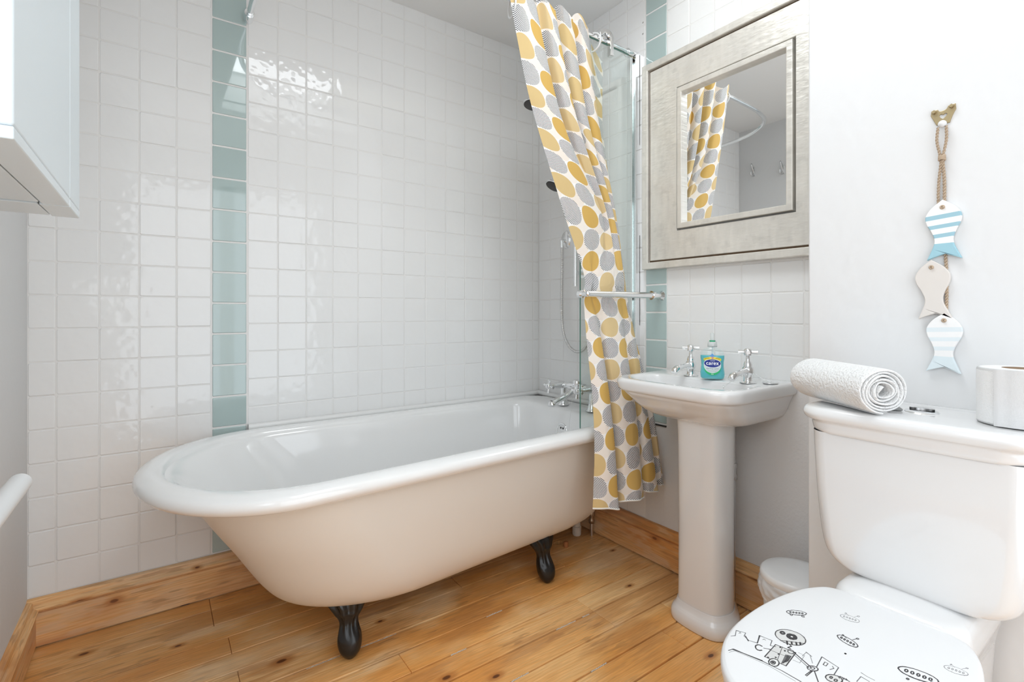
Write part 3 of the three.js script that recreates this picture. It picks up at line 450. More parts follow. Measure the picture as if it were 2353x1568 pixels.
{
  // fold lines (x, z) at several heights, from the free edge towards the wall
  const levels = [
    [2.045, [[0.675, 0.668], [0.715, 0.69], [0.768, 0.692], [0.796, 0.664], [0.812, 0.69], [0.855, 0.696], [0.876, 0.664], [0.896, 0.69], [0.938, 0.694], [0.96, 0.664], [0.982, 0.69], [1.02, 0.686], [1.045, 0.664], [1.11, 0.628], [1.168, 0.62]]],
    [1.7, [[0.762, 0.675], [0.805, 0.694], [0.865, 0.697], [0.894, 0.66], [0.905, 0.696], [0.945, 0.698], [0.958, 0.65], [0.972, 0.696], [1.005, 0.698], [1.015, 0.662], [1.035, 0.694], [1.07, 0.69], [1.075, 0.664], [1.115, 0.636], [1.158, 0.628]]],
    [1.35, [[0.886, 0.695], [0.945, 0.712], [1.01, 0.716], [1.066, 0.708], [1.074, 0.69], [1.092, 0.712], [1.098, 0.685], [1.112, 0.708], [1.13, 0.71], [1.124, 0.68], [1.14, 0.703], [1.155, 0.698], [1.15, 0.674], [1.165, 0.688], [1.172, 0.676]]],
    [1.12, [[0.972, 0.714], [0.998, 0.728], [1.008, 0.719], [1.03, 0.728], [1.075, 0.733], [1.115, 0.732], [1.14, 0.73], [1.155, 0.727], [1.17, 0.724], [1.164, 0.7], [1.18, 0.714], [1.19, 0.708], [1.185, 0.69], [1.195, 0.7], [1.2, 0.69]]],
    [1.045, [[0.968, 0.718], [0.99, 0.732], [1.006, 0.72], [1.018, 0.732], [1.06, 0.736], [1.1, 0.736], [1.128, 0.734], [1.15, 0.732], [1.17, 0.729], [1.172, 0.71], [1.185, 0.722], [1.196, 0.716], [1.194, 0.7], [1.204, 0.708], [1.21, 0.7]]],
    [0.9, [[0.962, 0.738], [0.992, 0.756], [1.02, 0.75], [1.036, 0.73], [1.046, 0.752], [1.09, 0.76], [1.13, 0.758], [1.16, 0.742], [1.175, 0.755], [1.2, 0.748], [1.214, 0.738], [1.22, 0.73], [1.224, 0.727], [1.23, 0.722], [1.236, 0.715]]],
    [0.7, [[0.958, 0.77], [0.988, 0.792], [1.024, 0.788], [1.046, 0.75], [1.056, 0.786], [1.1, 0.797], [1.146, 0.79], [1.17, 0.758], [1.182, 0.785], [1.216, 0.778], [1.24, 0.758], [1.252, 0.765], [1.262, 0.76], [1.272, 0.75], [1.282, 0.74]]],
    [0.52, [[0.944, 0.796], [0.978, 0.822], [1.02, 0.818], [1.046, 0.774], [1.056, 0.814], [1.104, 0.828], [1.15, 0.815], [1.172, 0.778], [1.186, 0.812], [1.226, 0.806], [1.256, 0.778], [1.268, 0.795], [1.286, 0.785], [1.3, 0.772], [1.314, 0.762]]],
    [0.325, [[0.925, 0.808], [0.968, 0.84], [1.016, 0.838], [1.046, 0.79], [1.056, 0.832], [1.108, 0.85], [1.152, 0.832], [1.172, 0.786], [1.19, 0.828], [1.238, 0.826], [1.27, 0.788], [1.284, 0.81], [1.304, 0.8], [1.318, 0.782], [1.33, 0.772]]],
  ];
  const K = 15, NU = 168, NV = 180, rows = [], uvs = [], REF = Math.round(NU * 2 / 14);
  for (let j = 0; j <= NV; j++) {
    const row = [], yA = spline(levels.map((l) => [l[0]]), j / NV)[0];
    for (let i = 0; i <= NU; i++) {
      const s = i / NU, kf = s * (K - 1), [x, z] = spline(levels.map((l) => spline(l[1], s)), j / NV);
      const top = sstep(0.12, 0, j / NV), scallop = top * 0.02 * Math.sin(kf * PI * 0.667 + 0.4), hem = sstep(0.94, 1, j / NV);
      const crease = 0.003 * (fbm(s * 26, (j / NV) * 9, 301, 3) - 0.5) + 0.0016 * (fbm(s * 50, (j / NV) * 40, 303, 2) - 0.5);
      row.push(V(x, yA + scallop - top * 0.06 * sstep(0.82, 0.9, s) + hem * (0.005 * Math.sin(s * 26) - 0.012 * Math.exp(-(((s - 0.16) / 0.13) ** 2))), z + crease + hem * 0.004 * Math.sin(s * 60)));
    }
    rows.push(row); uvs.push([]);
  }
  let vv = 0;
  for (let j = 0; j <= NV; j++) {          // print follows the cloth: length across the folds, length down the drop
    const a = rows[Math.max(0, j - 3)], b = rows[Math.min(NV, j + 3)], slant = Math.atan2(b[REF].x - a[REF].x, a[REF].y - b[REF].y);
    if (j) vv -= rows[j][REF].distanceTo(rows[j - 1][REF]);
    const acc = [0]; for (let i = 1; i <= NU; i++) acc.push(acc[i - 1] + rows[j][i].distanceTo(rows[j][i - 1]));
    for (let i = 0; i <= NU; i++) { const d = acc[i] - acc[REF]; uvs[j].push([d * Math.cos(slant) + 0.05, vv + d * Math.sin(slant) * 0.9]); }
  }
  const cu = thing('shower_curtain', 'white shower curtain printed with ochre and hatched circles', 'curtain');
  mesh('cloth', gridGeo(rows, false, (j, i) => uvs[j][i], true), M.curtain, cu);
  const hemPts = []; for (let i = 0; i <= NU; i += 4) hemPts.push(rows[NV][i]); mesh('hem', tube(hemPts, 0.0028, 120, 8), std({ color: C(0.8, 0.78, 0.74), roughness: 0.9 }), cu);
  const xs = [0.705, 0.76, 0.838, 0.92, 1.005, 1.085];
  xs.forEach((x, i) => { const rg = thing('curtain_ring', 'white plastic ring holding the patterned curtain on the rail', 'ring', [x, RAIL_Y - 0.025, lerp(RAIL_Z, 0.643, (x - 0.75) / 0.4)], 'curtain rings along the rail'); mesh('loop', new THREE.TorusGeometry(0.035, 0.0034, 10, 36).rotateY(PI / 2 + 0.25 * ((i % 3) - 1)), M.whitePlastic, rg); });
}

// ---------------------------------------------------------------- pedestal basin
// rounded rectangle against the wall: xf front, back at xb, zl / zr sides, corner radius r, bow of the front edge
function basinRing(y, xf, xb, zl, zr, r, bow = 0.012, rb = 0.004, skew = 0) {
  const p = [], corner = (cx, cz, rr, a0, a1, n) => { for (let i = 0; i <= n; i++) { const a = lerp(a0, a1, i / n); p.push([cx + rr * Math.cos(a), cz + rr * Math.sin(a)]); } };
  corner(xb - rb, zr - rb, rb, 0, PI / 2, 4); for (let i = 1; i < 10; i++) p.push([lerp(xb - rb, xf + r, i / 10), zr]);
  corner(xf + r, zr - r, r, PI / 2, PI, 12); for (let i = 1; i < 16; i++) p.push([xf, lerp(zr - r, zl + r, i / 16)]);
  corner(xf + r, zl + r, r, PI, PI * 1.5, 12); for (let i = 1; i < 10; i++) p.push([lerp(xf + r, xb - rb, i / 10), zl]);
  corner(xb - rb, zl + rb, rb, PI * 1.5, PI * 2, 4); for (let i = 1; i < 8; i++) p.push([xb, lerp(zl + rb, zr - rb, i / 8)]);
  const zm = (zl + zr) / 2, hw = (zr - zl) / 2;
  return p.map(([x, z]) => { const f = clamp((xb - x) / (xb - xf), 0, 1), q = (z - zm) / hw; return V(x - bow * f * (1 - q * q), y, z + skew * f * (q < 0 ? -q : 0)); });
}
{
  const b = thing('pedestal_basin', 'white ceramic washbasin on a pedestal below the silver-framed mirror', 'basin');
  const Y = 0.767, F = 0.972, ZL = 0.824, ZR = 1.272, xb = XR - 0.0005;
  const out = [[Y - 0.128, 0.14, 0.1], [Y - 0.126, 0.118, 0.068], [Y - 0.113, 0.088, 0.043], [Y - 0.092, 0.06, 0.029], [Y - 0.07, 0.038, 0.0205], [Y - 0.052, 0.02, 0.0135], [Y - 0.0425, 0.013, 0.009], [Y - 0.04, 0.006, 0.005], [Y - 0.034, 0.0, 0.0], [Y - 0.022, -0.003, -0.002], [Y - 0.01, -0.0035, -0.002], [Y - 0.003, 0.0, 0.001], [Y, 0.007, 0.006]];
  const rows = []; for (let k = 0; k <= 60; k++) { const [y, a, c] = spline(out, k / 60); rows.push(basinRing(y, F + a, xb, ZL + c, ZR - c, 0.07 + a * 0.15, 0.012, 0.004, 0.02)); }
  // rim top, lip and bowl; the deck for the taps is the wide back margin
  const inn = [[Y, 0.007, 0.006, 0.0], [Y - 0.0005, 0.022, 0.018, 0.105], [Y - 0.003, 0.03, 0.026, 0.15], [Y - 0.012, 0.037, 0.034, 0.158], [Y - 0.04, 0.047, 0.045, 0.165], [Y - 0.075, 0.07, 0.07, 0.178], [Y - 0.1, 0.11, 0.11, 0.195], [Y - 0.108, 0.16, 0.19, 0.2]];
  for (let k = 1; k <= 40; k++) { const [y, a, c, d] = spline(inn, k / 40); rows.push(basinRing(y, F + a, xb - Math.max(0, d), ZL + c, ZR - c, 0.075, 0.01, lerp(0.004, 0.05, sstep(0, 0.12, d)), 0.018)); }
  mesh('bowl', gridGeo(rows, true, null, true), M.ceramic, b);
  mesh('waste', turned([[0.0001, 0.003], [0.012, 0.003], [0.022, 0.002], [0.024, 0]], [1.15, Y - 0.1085, 1.048], [0, 1, 0], 24), M.chrome, b);
  // column with flat facets and a flared plinth
  const col = [[0, 0.018, 0.0], [0.003, 0.022, 0.0], [0.013, 0.0245, 0], [0.025, 0.024, 0.0], [0.036, 0.02, 0.0], [0.044, 0.0145, 0], [0.052, 0.009, 0], [0.066, 0.003, 0], [0.085, 0.0, 0], [0.3, -0.001, 0], [0.5, 0.0, 0], [0.6, 0.002, 0], [0.66, 0.006, 0]], CZ = 1.079, hw = 0.084, xf = 1.074, xbk = 1.28, pr = [];
  for (let k = 0; k <= 70; k++) { const [y, o] = spline(col, k / 70); const zl = CZ - hw - o, zr = CZ + hw + o, x0 = xf - o, ch = 0.034 + o * 0.55, raw = [[xbk + o * 0.5, CZ + 0.01 + o * 0.4], [1.175, zr + 0.008], [x0 + ch * 0.4, zr + 0.008 - ch * 0.6], [x0 + ch * 0.4, zl + ch * 0.6], [1.15, zl], [xbk + o * 0.5, CZ - 0.06 - o]], pts = []; for (let e = 0; e < 5; e++) { const A = raw[e], B = raw[e + 1]; for (let i = 0; i < 14; i++) { const t = i / 14; pts.push([lerp(A[0], B[0], t), lerp(A[1], B[1], t)]); } } pts.push(raw[5]); for (let i = 1; i < 8; i++) pts.push([raw[5][0], lerp(raw[5][1], raw[0][1], i / 8)]);
    for (let s = 0; s < 28; s++) { const q = pts.map((p) => p.slice()); for (let i = 1; i < 70; i++) { pts[i] = [(q[i - 1][0] + 2 * q[i][0] + q[i + 1][0]) / 4, (q[i - 1][1] + 2 * q[i][1] + q[i + 1][1]) / 4]; } }
    pr.push(pts.map(([x, z]) => V(x, y, z))); }
  mesh('pedestal', gridGeo(pr, true, null, true), M.ceramic, b);
  mesh('supply_pipe', merge([cyl([1.312, 0.0, 1.08], [1.312, 0.64, 1.08], 0.0072), turned([[0.0001, 0], [0.012, 0], [0.012, 0.016], [0.009, 0.019], [0.009, 0.036], [0.012, 0.039], [0.012, 0.055], [0.0001, 0.055]], [1.312, 0.42, 1.08], [0, 1, 0], 8)]), M.brushed, b);

  const pillar = (pos, label) => {
    const t = thing('basin_tap', label, 'tap', pos, 'pillar taps on the basin');
    mesh('body', merge([turned([[0.0001, 0], [0.0235, 0], [0.024, 0.002], [0.016, 0.004], [0.0125, 0.007], [0.0125, 0.024], [0.0165, 0.027], [0.0175, 0.036], [0.0165, 0.046], [0.012, 0.05], [0.0125, 0.056], [0.0105, 0.064], [0.0065, 0.067], [0.0055, 0.082], [0.0001, 0.083]], [0, 0, 0], [0, 1, 0], 32)]), M.chrome, t);
    const sp = curve([[0, 0.034, 0], [-0.022, 0.036, 0], [-0.045, 0.035, 0], [-0.068, 0.031, 0], [-0.086, 0.024, 0], [-0.092, 0.016, 0]]), NR = 30, P = sp.getSpacedPoints(NR), rows = [];
    for (let j = 0; j <= NR; j++) { const r = spline([[0.013], [0.0095], [0.0085], [0.0095], [0.0105], [0.009]], j / NR)[0], tg = sp.getTangentAt(j / NR), u = V(-tg.y, tg.x, 0), w = V(0, 0, 1), row = []; for (let i = 0; i < 16; i++) { const a = (i / 16) * PI * 2; row.push(P[j].clone().addScaledVector(u, r * Math.cos(a)).addScaledVector(w, r * 1.1 * Math.sin(a))); } rows.push(row); }
    rows.push(rows[NR].map(() => P[NR].clone())); mesh('spout', gridGeo(rows, true), M.chrome, t);
    mesh('handle', knobCross([0, 0.094, 0], [0, 1, 0], [0.6, 0, 1], 1.0), M.chrome, t);
    return t;
  };
  pillar([1.213, Y - 0.001, 0.985], 'chrome crosshead pillar tap beside the green glass tile strip');
  const tr = pillar([1.205, Y - 0.001, 1.19], 'chrome crosshead pillar tap with a chained plug beside it');
  const pc = thing('basin_plug', 'chrome basin plug lying on the basin deck with its bead chain', 'plug', [1.235, Y + 0.001, 1.243]);
  mesh('plug', turned([[0.0001, -0.001], [0.02, -0.001], [0.0225, 0.0015], [0.0225, 0.003], [0.009, 0.0048], [0.0001, 0.005]], [0, 0, 0], [0, 1, 0], 28), M.chrome, pc);
  const bead = (pts, n) => { const cc = curve(pts), l = []; for (let k = 0; k <= n; k++) { const q = cc.getPointAt(k / n); l.push(move(new THREE.SphereGeometry(0.0017, 6, 5), q.x, q.y, q.z)); } return merge(l); };
  mesh('chain', bead([[0, 0.006, 0], [-0.012, 0.014, -0.022], [-0.02, 0.03, -0.04]], 16), M.chrome, pc);
  mesh('chain', bead([[-0.07, 0.028, -0.06], [-0.085, 0.005, -0.075], [-0.1, -0.012, -0.088]], 18), M.chrome, pc);
  mesh('chain_ring', move(new THREE.TorusGeometry(0.005, 0.0012, 8, 16).rotateY(0.6), -0.102, -0.014, -0.09), M.chrome, pc);

  // ------------------------------------------------------------ hand wash bottle
  const s = thing('soap_bottle', 'clear pump bottle of turquoise hand wash between the basin taps', 'soap bottle', [1.193, Y - 0.0005, 1.078]); s.rotation.y = -1.0;
  const oval = (y, a, b2, n = 48) => { const r = []; for (let i = 0; i < n; i++) { const t = (i / n) * PI * 2, c = Math.cos(t), q = Math.sin(t), k = 1 / Math.pow(Math.pow(Math.abs(c), 2.6) + Math.pow(Math.abs(q), 2.6), 1 / 2.6); r.push(V(a * c * k, y, b2 * q * k)); } return r; };
  const bk = [[0.0, 0.029, 0.014], [0.002, 0.034, 0.018], [0.008, 0.0365, 0.0205], [0.02, 0.0372, 0.021], [0.04, 0.0345, 0.0205], [0.055, 0.0345, 0.0205], [0.068, 0.0365, 0.021], [0.08, 0.0365, 0.0205], [0.09, 0.033, 0.019], [0.097, 0.026, 0.016], [0.101, 0.016, 0.0135], [0.103, 0.0125, 0.0125], [0.106, 0.012, 0.012]];
  const part = (y0, y1, sh, n) => { const r = []; for (let k = 0; k <= n; k++) { const y = lerp(y0, y1, k / n); let i = 0; while (i < bk.length - 2 && bk[i + 1][0] < y) i++; const t = clamp((y - bk[i][0]) / (bk[i + 1][0] - bk[i][0]), 0, 1); r.push(oval(y, lerp(bk[i][1], bk[i + 1][1], t) - sh, lerp(bk[i][2], bk[i + 1][2], t) - sh)); } return r; };
  const liq = part(0.0015, 0.077, 0.0006, 40); liq.unshift(liq[0].map(() => V(0, 0.0015, 0))); liq.push(liq[liq.length - 1].map(() => V(0, 0.077, 0)));
  mesh('soap', gridGeo(liq, true, null, true), phy({ color: C(0.09, 0.52, 0.58), roughness: 0.08, clearcoat: 0.6 }), s);
  mesh('bottle', gridGeo(part(0.0, 0.106, 0, 60), true, null, true), phy({ color: C(0.97, 1, 1), roughness: 0.03, transmission: 1, thickness: 0 }), s);
  const collar = mesh('collar', turned([[0.0001, 0], [0.0145, 0], [0.0148, 0.004], [0.0142, 0.005], [0.0148, 0.007], [0.0142, 0.009], [0.0138, 0.016], [0.0001, 0.0165]], [0, 0.104, 0], [0, 1, 0], 28), phy({ color: C(0.85, 0.87, 0.87), roughness: 0.25, transmission: 0.4, thickness: 0 }), s);
  mesh('green_ring', cyl([0, 0.1195, 0], [0, 0.1245, 0], 0.0092), std({ color: C(0.03, 0.4, 0.2), roughness: 0.35 }), s);
  mesh('pump_cap', turned([[0.0055, 0], [0.0062, 0.002], [0.0065, 0.018], [0.0055, 0.023], [0.0001, 0.025]], [0, 0.1245, 0], [0, 1, 0], 20), phy({ color: C(0.93, 0.95, 0.95), roughness: 0.1, transmission: 0.75, thickness: 0 }), s);
  mesh('dip_tube', cyl([0, 0.01, 0], [0, 0.105, 0], 0.003), std({ color: C(0.7, 0.76, 0.77), roughness: 0.3 }), s);
  const lab = canvasTex(512, 640, (c, W, Hh) => {
    c.clearRect(0, 0, W, Hh); const cx = W / 2;
    c.fillStyle = '#d9e4e6'; c.beginPath(); c.ellipse(cx, 350, 236, 270, 0, 0, PI * 2); c.fill();
    c.fillStyle = '#2fbf77'; c.beginPath(); c.moveTo(cx - 236, 380); c.bezierCurveTo(cx - 230, 560, cx - 90, 622, cx, 620); c.bezierCurveTo(cx + 90, 622, cx + 230, 560, cx + 236, 380); c.bezierCurveTo(cx + 190, 520, cx + 80, 560, cx, 558); c.bezierCurveTo(cx - 80, 560, cx - 190, 520, cx - 236, 380); c.fill();
    c.fillStyle = '#5b9bd6'; c.beginPath(); c.moveTo(cx - 4, 4); c.lineTo(cx + 84, 96); c.lineTo(cx - 92, 96); c.closePath(); c.fill();
    c.fillStyle = '#efd83c'; c.beginPath(); c.moveTo(14, 150); c.quadraticCurveTo(cx, 56, W - 14, 150); c.lineTo(W - 22, 214); c.quadraticCurveTo(cx, 116, 22, 214); c.closePath(); c.fill();
    c.fillStyle = '#b5352c'; c.fillRect(cx - 28, 100, 56, 56); c.fillStyle = '#fff'; c.font = 'bold 46px sans-serif'; c.textAlign = 'center'; c.fillText('£1', cx, 145);
    c.fillStyle = '#8a5a1e'; c.font = 'bold 34px sans-serif'; c.save(); c.translate(118, 158); c.rotate(-0.2); c.fillText('SPECIAL', 0, 0); c.restore(); c.save(); c.translate(394, 158); c.rotate(0.2); c.fillText('OFFER', 0, 0); c.restore();
    c.fillStyle = '#f4f6fa'; c.beginPath(); c.ellipse(cx, 286, 232, 122, 0, 0, PI * 2); c.fill(); c.fillStyle = '#22358f'; c.beginPath(); c.ellipse(cx, 286, 222, 113, 0, 0, PI * 2); c.fill();
    c.fillStyle = '#fff'; c.font = 'bold 132px sans-serif'; c.fillText('carex', cx, 330); c.font = 'bold 34px sans-serif'; c.fillText('cussons', cx + 6, 222);
    c.fillStyle = '#5d6f7c'; c.font = '66px sans-serif'; c.fillText('derma care', cx, 456); c.font = '26px sans-serif'; c.fillText('antibacterial hand wash', cx, 496); c.fillText('protects and cares', cx, 526);
    c.fillStyle = '#fff'; c.font = 'bold 40px sans-serif'; c.fillText('eco', cx, 600);
  });
  const lr = []; for (let j = 0; j <= 24; j++) { const y = lerp(0.012, 0.084, j / 24), r = []; let i = 0; while (i < bk.length - 2 && bk[i + 1][0] < y) i++; const t = (y - bk[i][0]) / (bk[i + 1][0] - bk[i][0]), a = lerp(bk[i][1], bk[i + 1][1], t), b2 = lerp(bk[i][2], bk[i + 1][2], t); for (let q = 0; q <= 24; q++) { const x = lerp(-0.028, 0.028, q / 24), z = b2 * Math.pow(1 - Math.pow(Math.min(1, Math.abs(x) / a), 2.6), 1 / 2.6); r.push(V(x, y, z + 0.0006)); } lr.push(r); }
  mesh('label', gridGeo(lr, false, (j, i) => [i / 24, j / 24], true), std({ map: lab, transparent: true, roughness: 0.4 }), s);
}

// ---------------------------------------------------------------- framed mirror
{
  const m = thing('framed_mirror', 'mirror in a wide silver-leaf frame above the basin', 'mirror', [XR - 0.001, 1.553, 1.068]);
  const leafTex = dataTex(512, 512, (x, y) => { const u = x / 512, v = y / 512, b = fbm(u * 34, v * 10, 401, 3, 0), p = fbm(u * 6, v * 6, 407, 4), t = sstep(0.62, 0.8, fbm(u * 18, v * 18, 411, 3)), k = 0.93 + 0.06 * (b - 0.5) + 0.08 * (p - 0.5) - 0.035 * t; return [244 * k, 240 * k, 232 * k]; });
  leafTex.repeat.set(2, 2);
  const leaf = std({ map: leafTex, metalness: 0.35, roughness: 0.34, bumpMap: perMetre(grey((u, v) => fbm(u * 14, v * 40, 431, 3, 14)), 0.4), bumpScale: 0.0012 }), groove = std({ color: C(0.13, 0.08, 0.045), roughness: 0.8 });
  // local axes: X along the wall (world z), Y up, Z out of the wall
  m.rotation.y = -PI / 2;
  const w = 0.37, h = 0.403, gw = 0.187, gh = 0.241;      // half sizes: frame, glass
  const uvm = (g) => { const P = g.attributes.position, U = g.attributes.uv; for (let i = 0; i < P.count; i++) U.setXY(i, P.getX(i), P.getY(i)); return g; };
  const mitre = (a, b, ih, oh, z0, z1, r) => { const s = new THREE.Shape([[-a, -b], [a, -b], [a, b], [-a, b]].map((p) => new THREE.Vector2(...p))), hp = new THREE.Path([[-ih, -oh], [-ih, oh], [ih, oh], [ih, -oh]].map((p) => new THREE.Vector2(...p))); s.holes.push(hp); return uvm(move(new THREE.ExtrudeGeometry(s, { depth: z1 - z0 - 2 * r, bevelEnabled: true, bevelSize: r, bevelThickness: r, bevelSegments: 3, bevelOffset: -r }), 0, 0, z0 + r)); };
  mesh('outer_moulding', mitre(w, h, w - 0.028, h - 0.026, 0, 0.034, 0.003), leaf, m);
  mesh('dark_groove', mitre(w - 0.02, h - 0.02, gw + 0.03, gh + 0.03, 0, 0.018, 0.001), groove, m);
  mesh('flat_frame', mitre(w - 0.035, h - 0.033, gw + 0.0255, gh + 0.0255, 0.002, 0.026, 0.002), leaf, m);
  mesh('inner_moulding', mitre(gw + 0.0195, gh + 0.0195, gw, gh, 0.002, 0.033, 0.0025), leaf, m);
  const g = mesh('mirror_glass', move(new THREE.BoxGeometry(gw * 2 + 0.01, gh * 2 + 0.01, 0.004), 0, 0, 0.012), M.mirror, m); g.rotation.set(0, 0, 0);
}

// ---------------------------------------------------------------- coat hooks on the towel wall (seen in the mirror)
for (const [y, z, label] of [[1.985, 0.112, 'bent metal coat hook on the wall, next to the bath corner'], [1.955, 0.315, 'bent metal coat hook on the wall, nearer the cabinet']]) {
  const k = thing('coat_hook', label, 'hook', [XL, y, z], 'coat hooks on the side wall');
  mesh('hook', tube([[0.004, 0.03, 0], [0.03, 0.045, 0], [0.04, 0.05, 0], [0.022, 0.02, 0], [0.006, -0.005, 0], [0.02, -0.03, 0], [0.042, -0.026, 0], [0.046, -0.005, 0]], 0.005, 40, 10), M.brushed, k);
  mesh('back_plate', rbox(0, 0.005, -0.03, 0.03, -0.009, 0.009, 0.002), M.brushed, k);
}

// ---------------------------------------------------------------- toilet
{
  const CZ = 1.683, t = thing('toilet', 'white close-coupled toilet with a doodle-printed seat lid', 'toilet', [0, 0, 0]);
  const rect = (y, x0, x1, z0, z1, r, rb = 0.006) => basinRing(y, x0, x1, z0, z1, r, 0.006, rb);
  const XB = X2 - 0.0005, Z0 = 1.506, Z1 = 1.874, XF = 0.818;
  const lid = [[0.7375, 0.018], [0.742, 0.0145], [0.752, 0.0125], [0.759, 0.0115], [0.7625, 0.008], [0.766, 0.003], [0.774, 0.0], [0.782, 0.0012], [0.7875, 0.0055], [0.7895, 0.012], [0.79, 0.02], [0.7905, 0.05], [0.791, 0.09]], lr = [];
  for (let k = 0; k <= 48; k++) { const [y, i] = spline(lid, k / 48); lr.push(rect(y, XF + i, XB - (i > 0.04 ? i * 0.5 : 0), Z0 + i, Z1 - i, 0.05)); }
  lr.push(lr[48].map((p) => V(lerp(p.x, 0.94, 0.96), 0.791, lerp(p.z, 1.69, 0.96))));
  mesh('cistern_lid', gridGeo(lr, true, null, true), M.ceramic, t);
  const body = [[0.7385, 0.02, 0.019], [0.65, 0.023, 0.022], [0.56, 0.027, 0.028], [0.505, 0.03, 0.036], [0.48, 0.034, 0.05], [0.466, 0.042, 0.074], [0.4605, 0.056, 0.11], [0.4595, 0.09, 0.15], [0.4595, 0.15, 0.175]], br = [];
  for (let k = 0; k <= 40; k++) { const [y, a, c] = spline(body, k / 40); br.push(rect(y, XF + a, XB, Z0 + c, Z1 - c, 0.03)); }
  mesh('cistern', gridGeo(br, true, null, false), M.ceramic, t);
  const btn = mesh('flush_button', turned([[0.0001, 0.004], [0.023, 0.004], [0.026, 0.002], [0.027, 0]], [0.925, 0.7905, 1.69], [0, 1, 0], 32), M.chrome, t);
  const half = new THREE.CylinderGeometry(0.0195, 0.0195, 0.004, 24, 1, false, 0, PI).translate(0.001, 0.796, 0); mesh('half_flush', half.translate(0.925, 0, 1.69), M.brushed, btn);
  // pan: shelf under the cistern, bowl and foot
  const egg = [[0.8, 0.082], [0.787, 0.106], [0.745, 0.127], [0.68, 0.141], [0.6, 0.146], [0.52, 0.14], [0.46, 0.12], [0.415, 0.085], [0.396, 0.042], [0.391, 0.0]];
  const outline = (y, s = 1, dx = 0, back = 0) => { const h = []; for (let k = 0; k <= 48; k++) { const [x, d] = spline(egg, k / 48); h.push([x, Math.max(0, d)]); } const all = [...h.map(([x, d]) => [x, -d]), ...h.slice(0, -1).reverse().map(([x, d]) => [x, d])], cx = 0.6; for (let i = 1; i < 10; i++) all.push([0.8, lerp(0.082, -0.082, i / 10)]); return all.map(([x, d]) => V(cx + (x - cx) * s + dx, y, CZ + d * s)); };
  const panRows = [[0, 0.62, 0.06], [0.03, 0.6, 0.06], [0.12, 0.58, 0.07], [0.22, 0.66, 0.06], [0.3, 0.82, 0.03], [0.36, 0.93, 0.01], [0.385, 0.96, 0.005], [0.405, 0.965, 0.004], [0.412, 0.95, 0.004]], pr = [];
  for (let k = 0; k <= 40; k++) { const [y, s, dx] = spline(panRows, k / 40); pr.push(outline(y, s, dx)); }
  mesh('pan', gridGeo(pr, true, null, true), M.ceramic, t);
  const sh = [[0.0, 0.03, 0.02], [0.2, 0.025, 0.018], [0.36, 0.012, 0.01], [0.41, 0.0, 0.0], [0.438, 0.001, 0.001], [0.452, 0.005, 0.005], [0.459, 0.014, 0.013], [0.463, 0.04, 0.03], [0.47, 0.075, 0.06]], sr = [];
  for (let k = 0; k <= 40; k++) { const [y, a, c] = spline(sh, k / 40); sr.push(rect(y, 0.79 + a, XB - 0.012, 1.582 + c, 1.786 - c, 0.03)); }
  mesh('shelf', gridGeo(sr, true, null, true), M.ceramic, t);
  const seat = [[0.412, 0.97], [0.414, 0.985], [0.42, 0.99], [0.428, 0.985], [0.431, 0.97], [0.431, 0.7]], se = seat.map(([y, s]) => outline(y, s));
  mesh('seat', gridGeo(se, true, null, true), M.whitePlastic, t);
  // lid with its printed drawing
  const X0 = 0.36, X1 = 0.83, W0 = 1.51, W1 = 1.86;
  const zx = (a, b) => { const q = onY(1640 + a / 3.3, 1220 + b / 3.3, 0.4535); return [((q.x - X0) / (X1 - X0)) * 1400, 1040 - ((q.z - W0) / (W1 - W0)) * 1040]; };
  const lidTex = canvasTex(1400, 1040, (c) => {
    c.fillStyle = '#e8e9ea'; c.fillRect(0, 0, 1400, 1040); c.lineJoin = c.lineCap = 'round';
    const rr = rng(5), line = (pts, w = 3, col = '#2b2b2e', close = false, fill) => { for (let n = 0; n < (w > 2 ? 2 : 1); n++) { c.beginPath(); pts.forEach(([a, b], i) => { const [x, y] = zx(a + (rr() - 0.5) * 3, b + (rr() - 0.5) * 3); i ? c.lineTo(x, y) : c.moveTo(x, y); }); if (close) c.closePath(); if (fill && !n) { c.fillStyle = fill; c.fill(); } c.strokeStyle = col; c.lineWidth = w; c.stroke(); } };
    const ell = (a, b, rx, ry, rot, w = 3, col, fill, a0 = 0, a1 = PI * 2) => { const p = []; for (let i = 0; i <= 30; i++) { const s = lerp(a0, a1, i / 30), u = rx * Math.cos(s), v = ry * Math.sin(s); p.push([a + u * Math.cos(rot) - v * Math.sin(rot), b + u * Math.sin(rot) + v * Math.cos(rot)]); } line(p, w, col, false, fill); };
    const saucer = (a, b, rx, ry, rot, w, col, up) => { ell(a, b, rx, ry, rot, w, col); ell(a, b + ry * 0.2, rx * 0.96, ry * 0.86, rot, w * 0.7, col, undefined, 0, PI); const ax = Math.cos(rot), ay = Math.sin(rot); for (let k = -2; k <= 2; k++) ell(a + ax * k * rx * 0.3 , b + ay * k * rx * 0.3, rx * 0.07, ry * 0.28, rot, w * 0.9, col); if (up) { line([[a - rx * 0.1, b - ry], [a - rx * 0.35, b - ry * 1.9]], w * 0.8, col); ell(a - rx * 0.4, b - ry * 2, 6, 4, 0, w * 0.8, col); line([[a + rx * 0.45, b - ry * 0.5], [a + rx * 0.8, b - ry * 0.8]], w * 0.8, col); ell(a + rx * 0.86, b - ry * 0.8, 9, 4, 0.2, w * 0.8, col); } else { ell(a - rx * 0.5, b + ry * 0.9, 9, 5, 0.3, w * 0.8, col); ell(a + rx * 0.65, b + ry * 1.7, 11, 4, 0.3, w * 0.8, col); } };
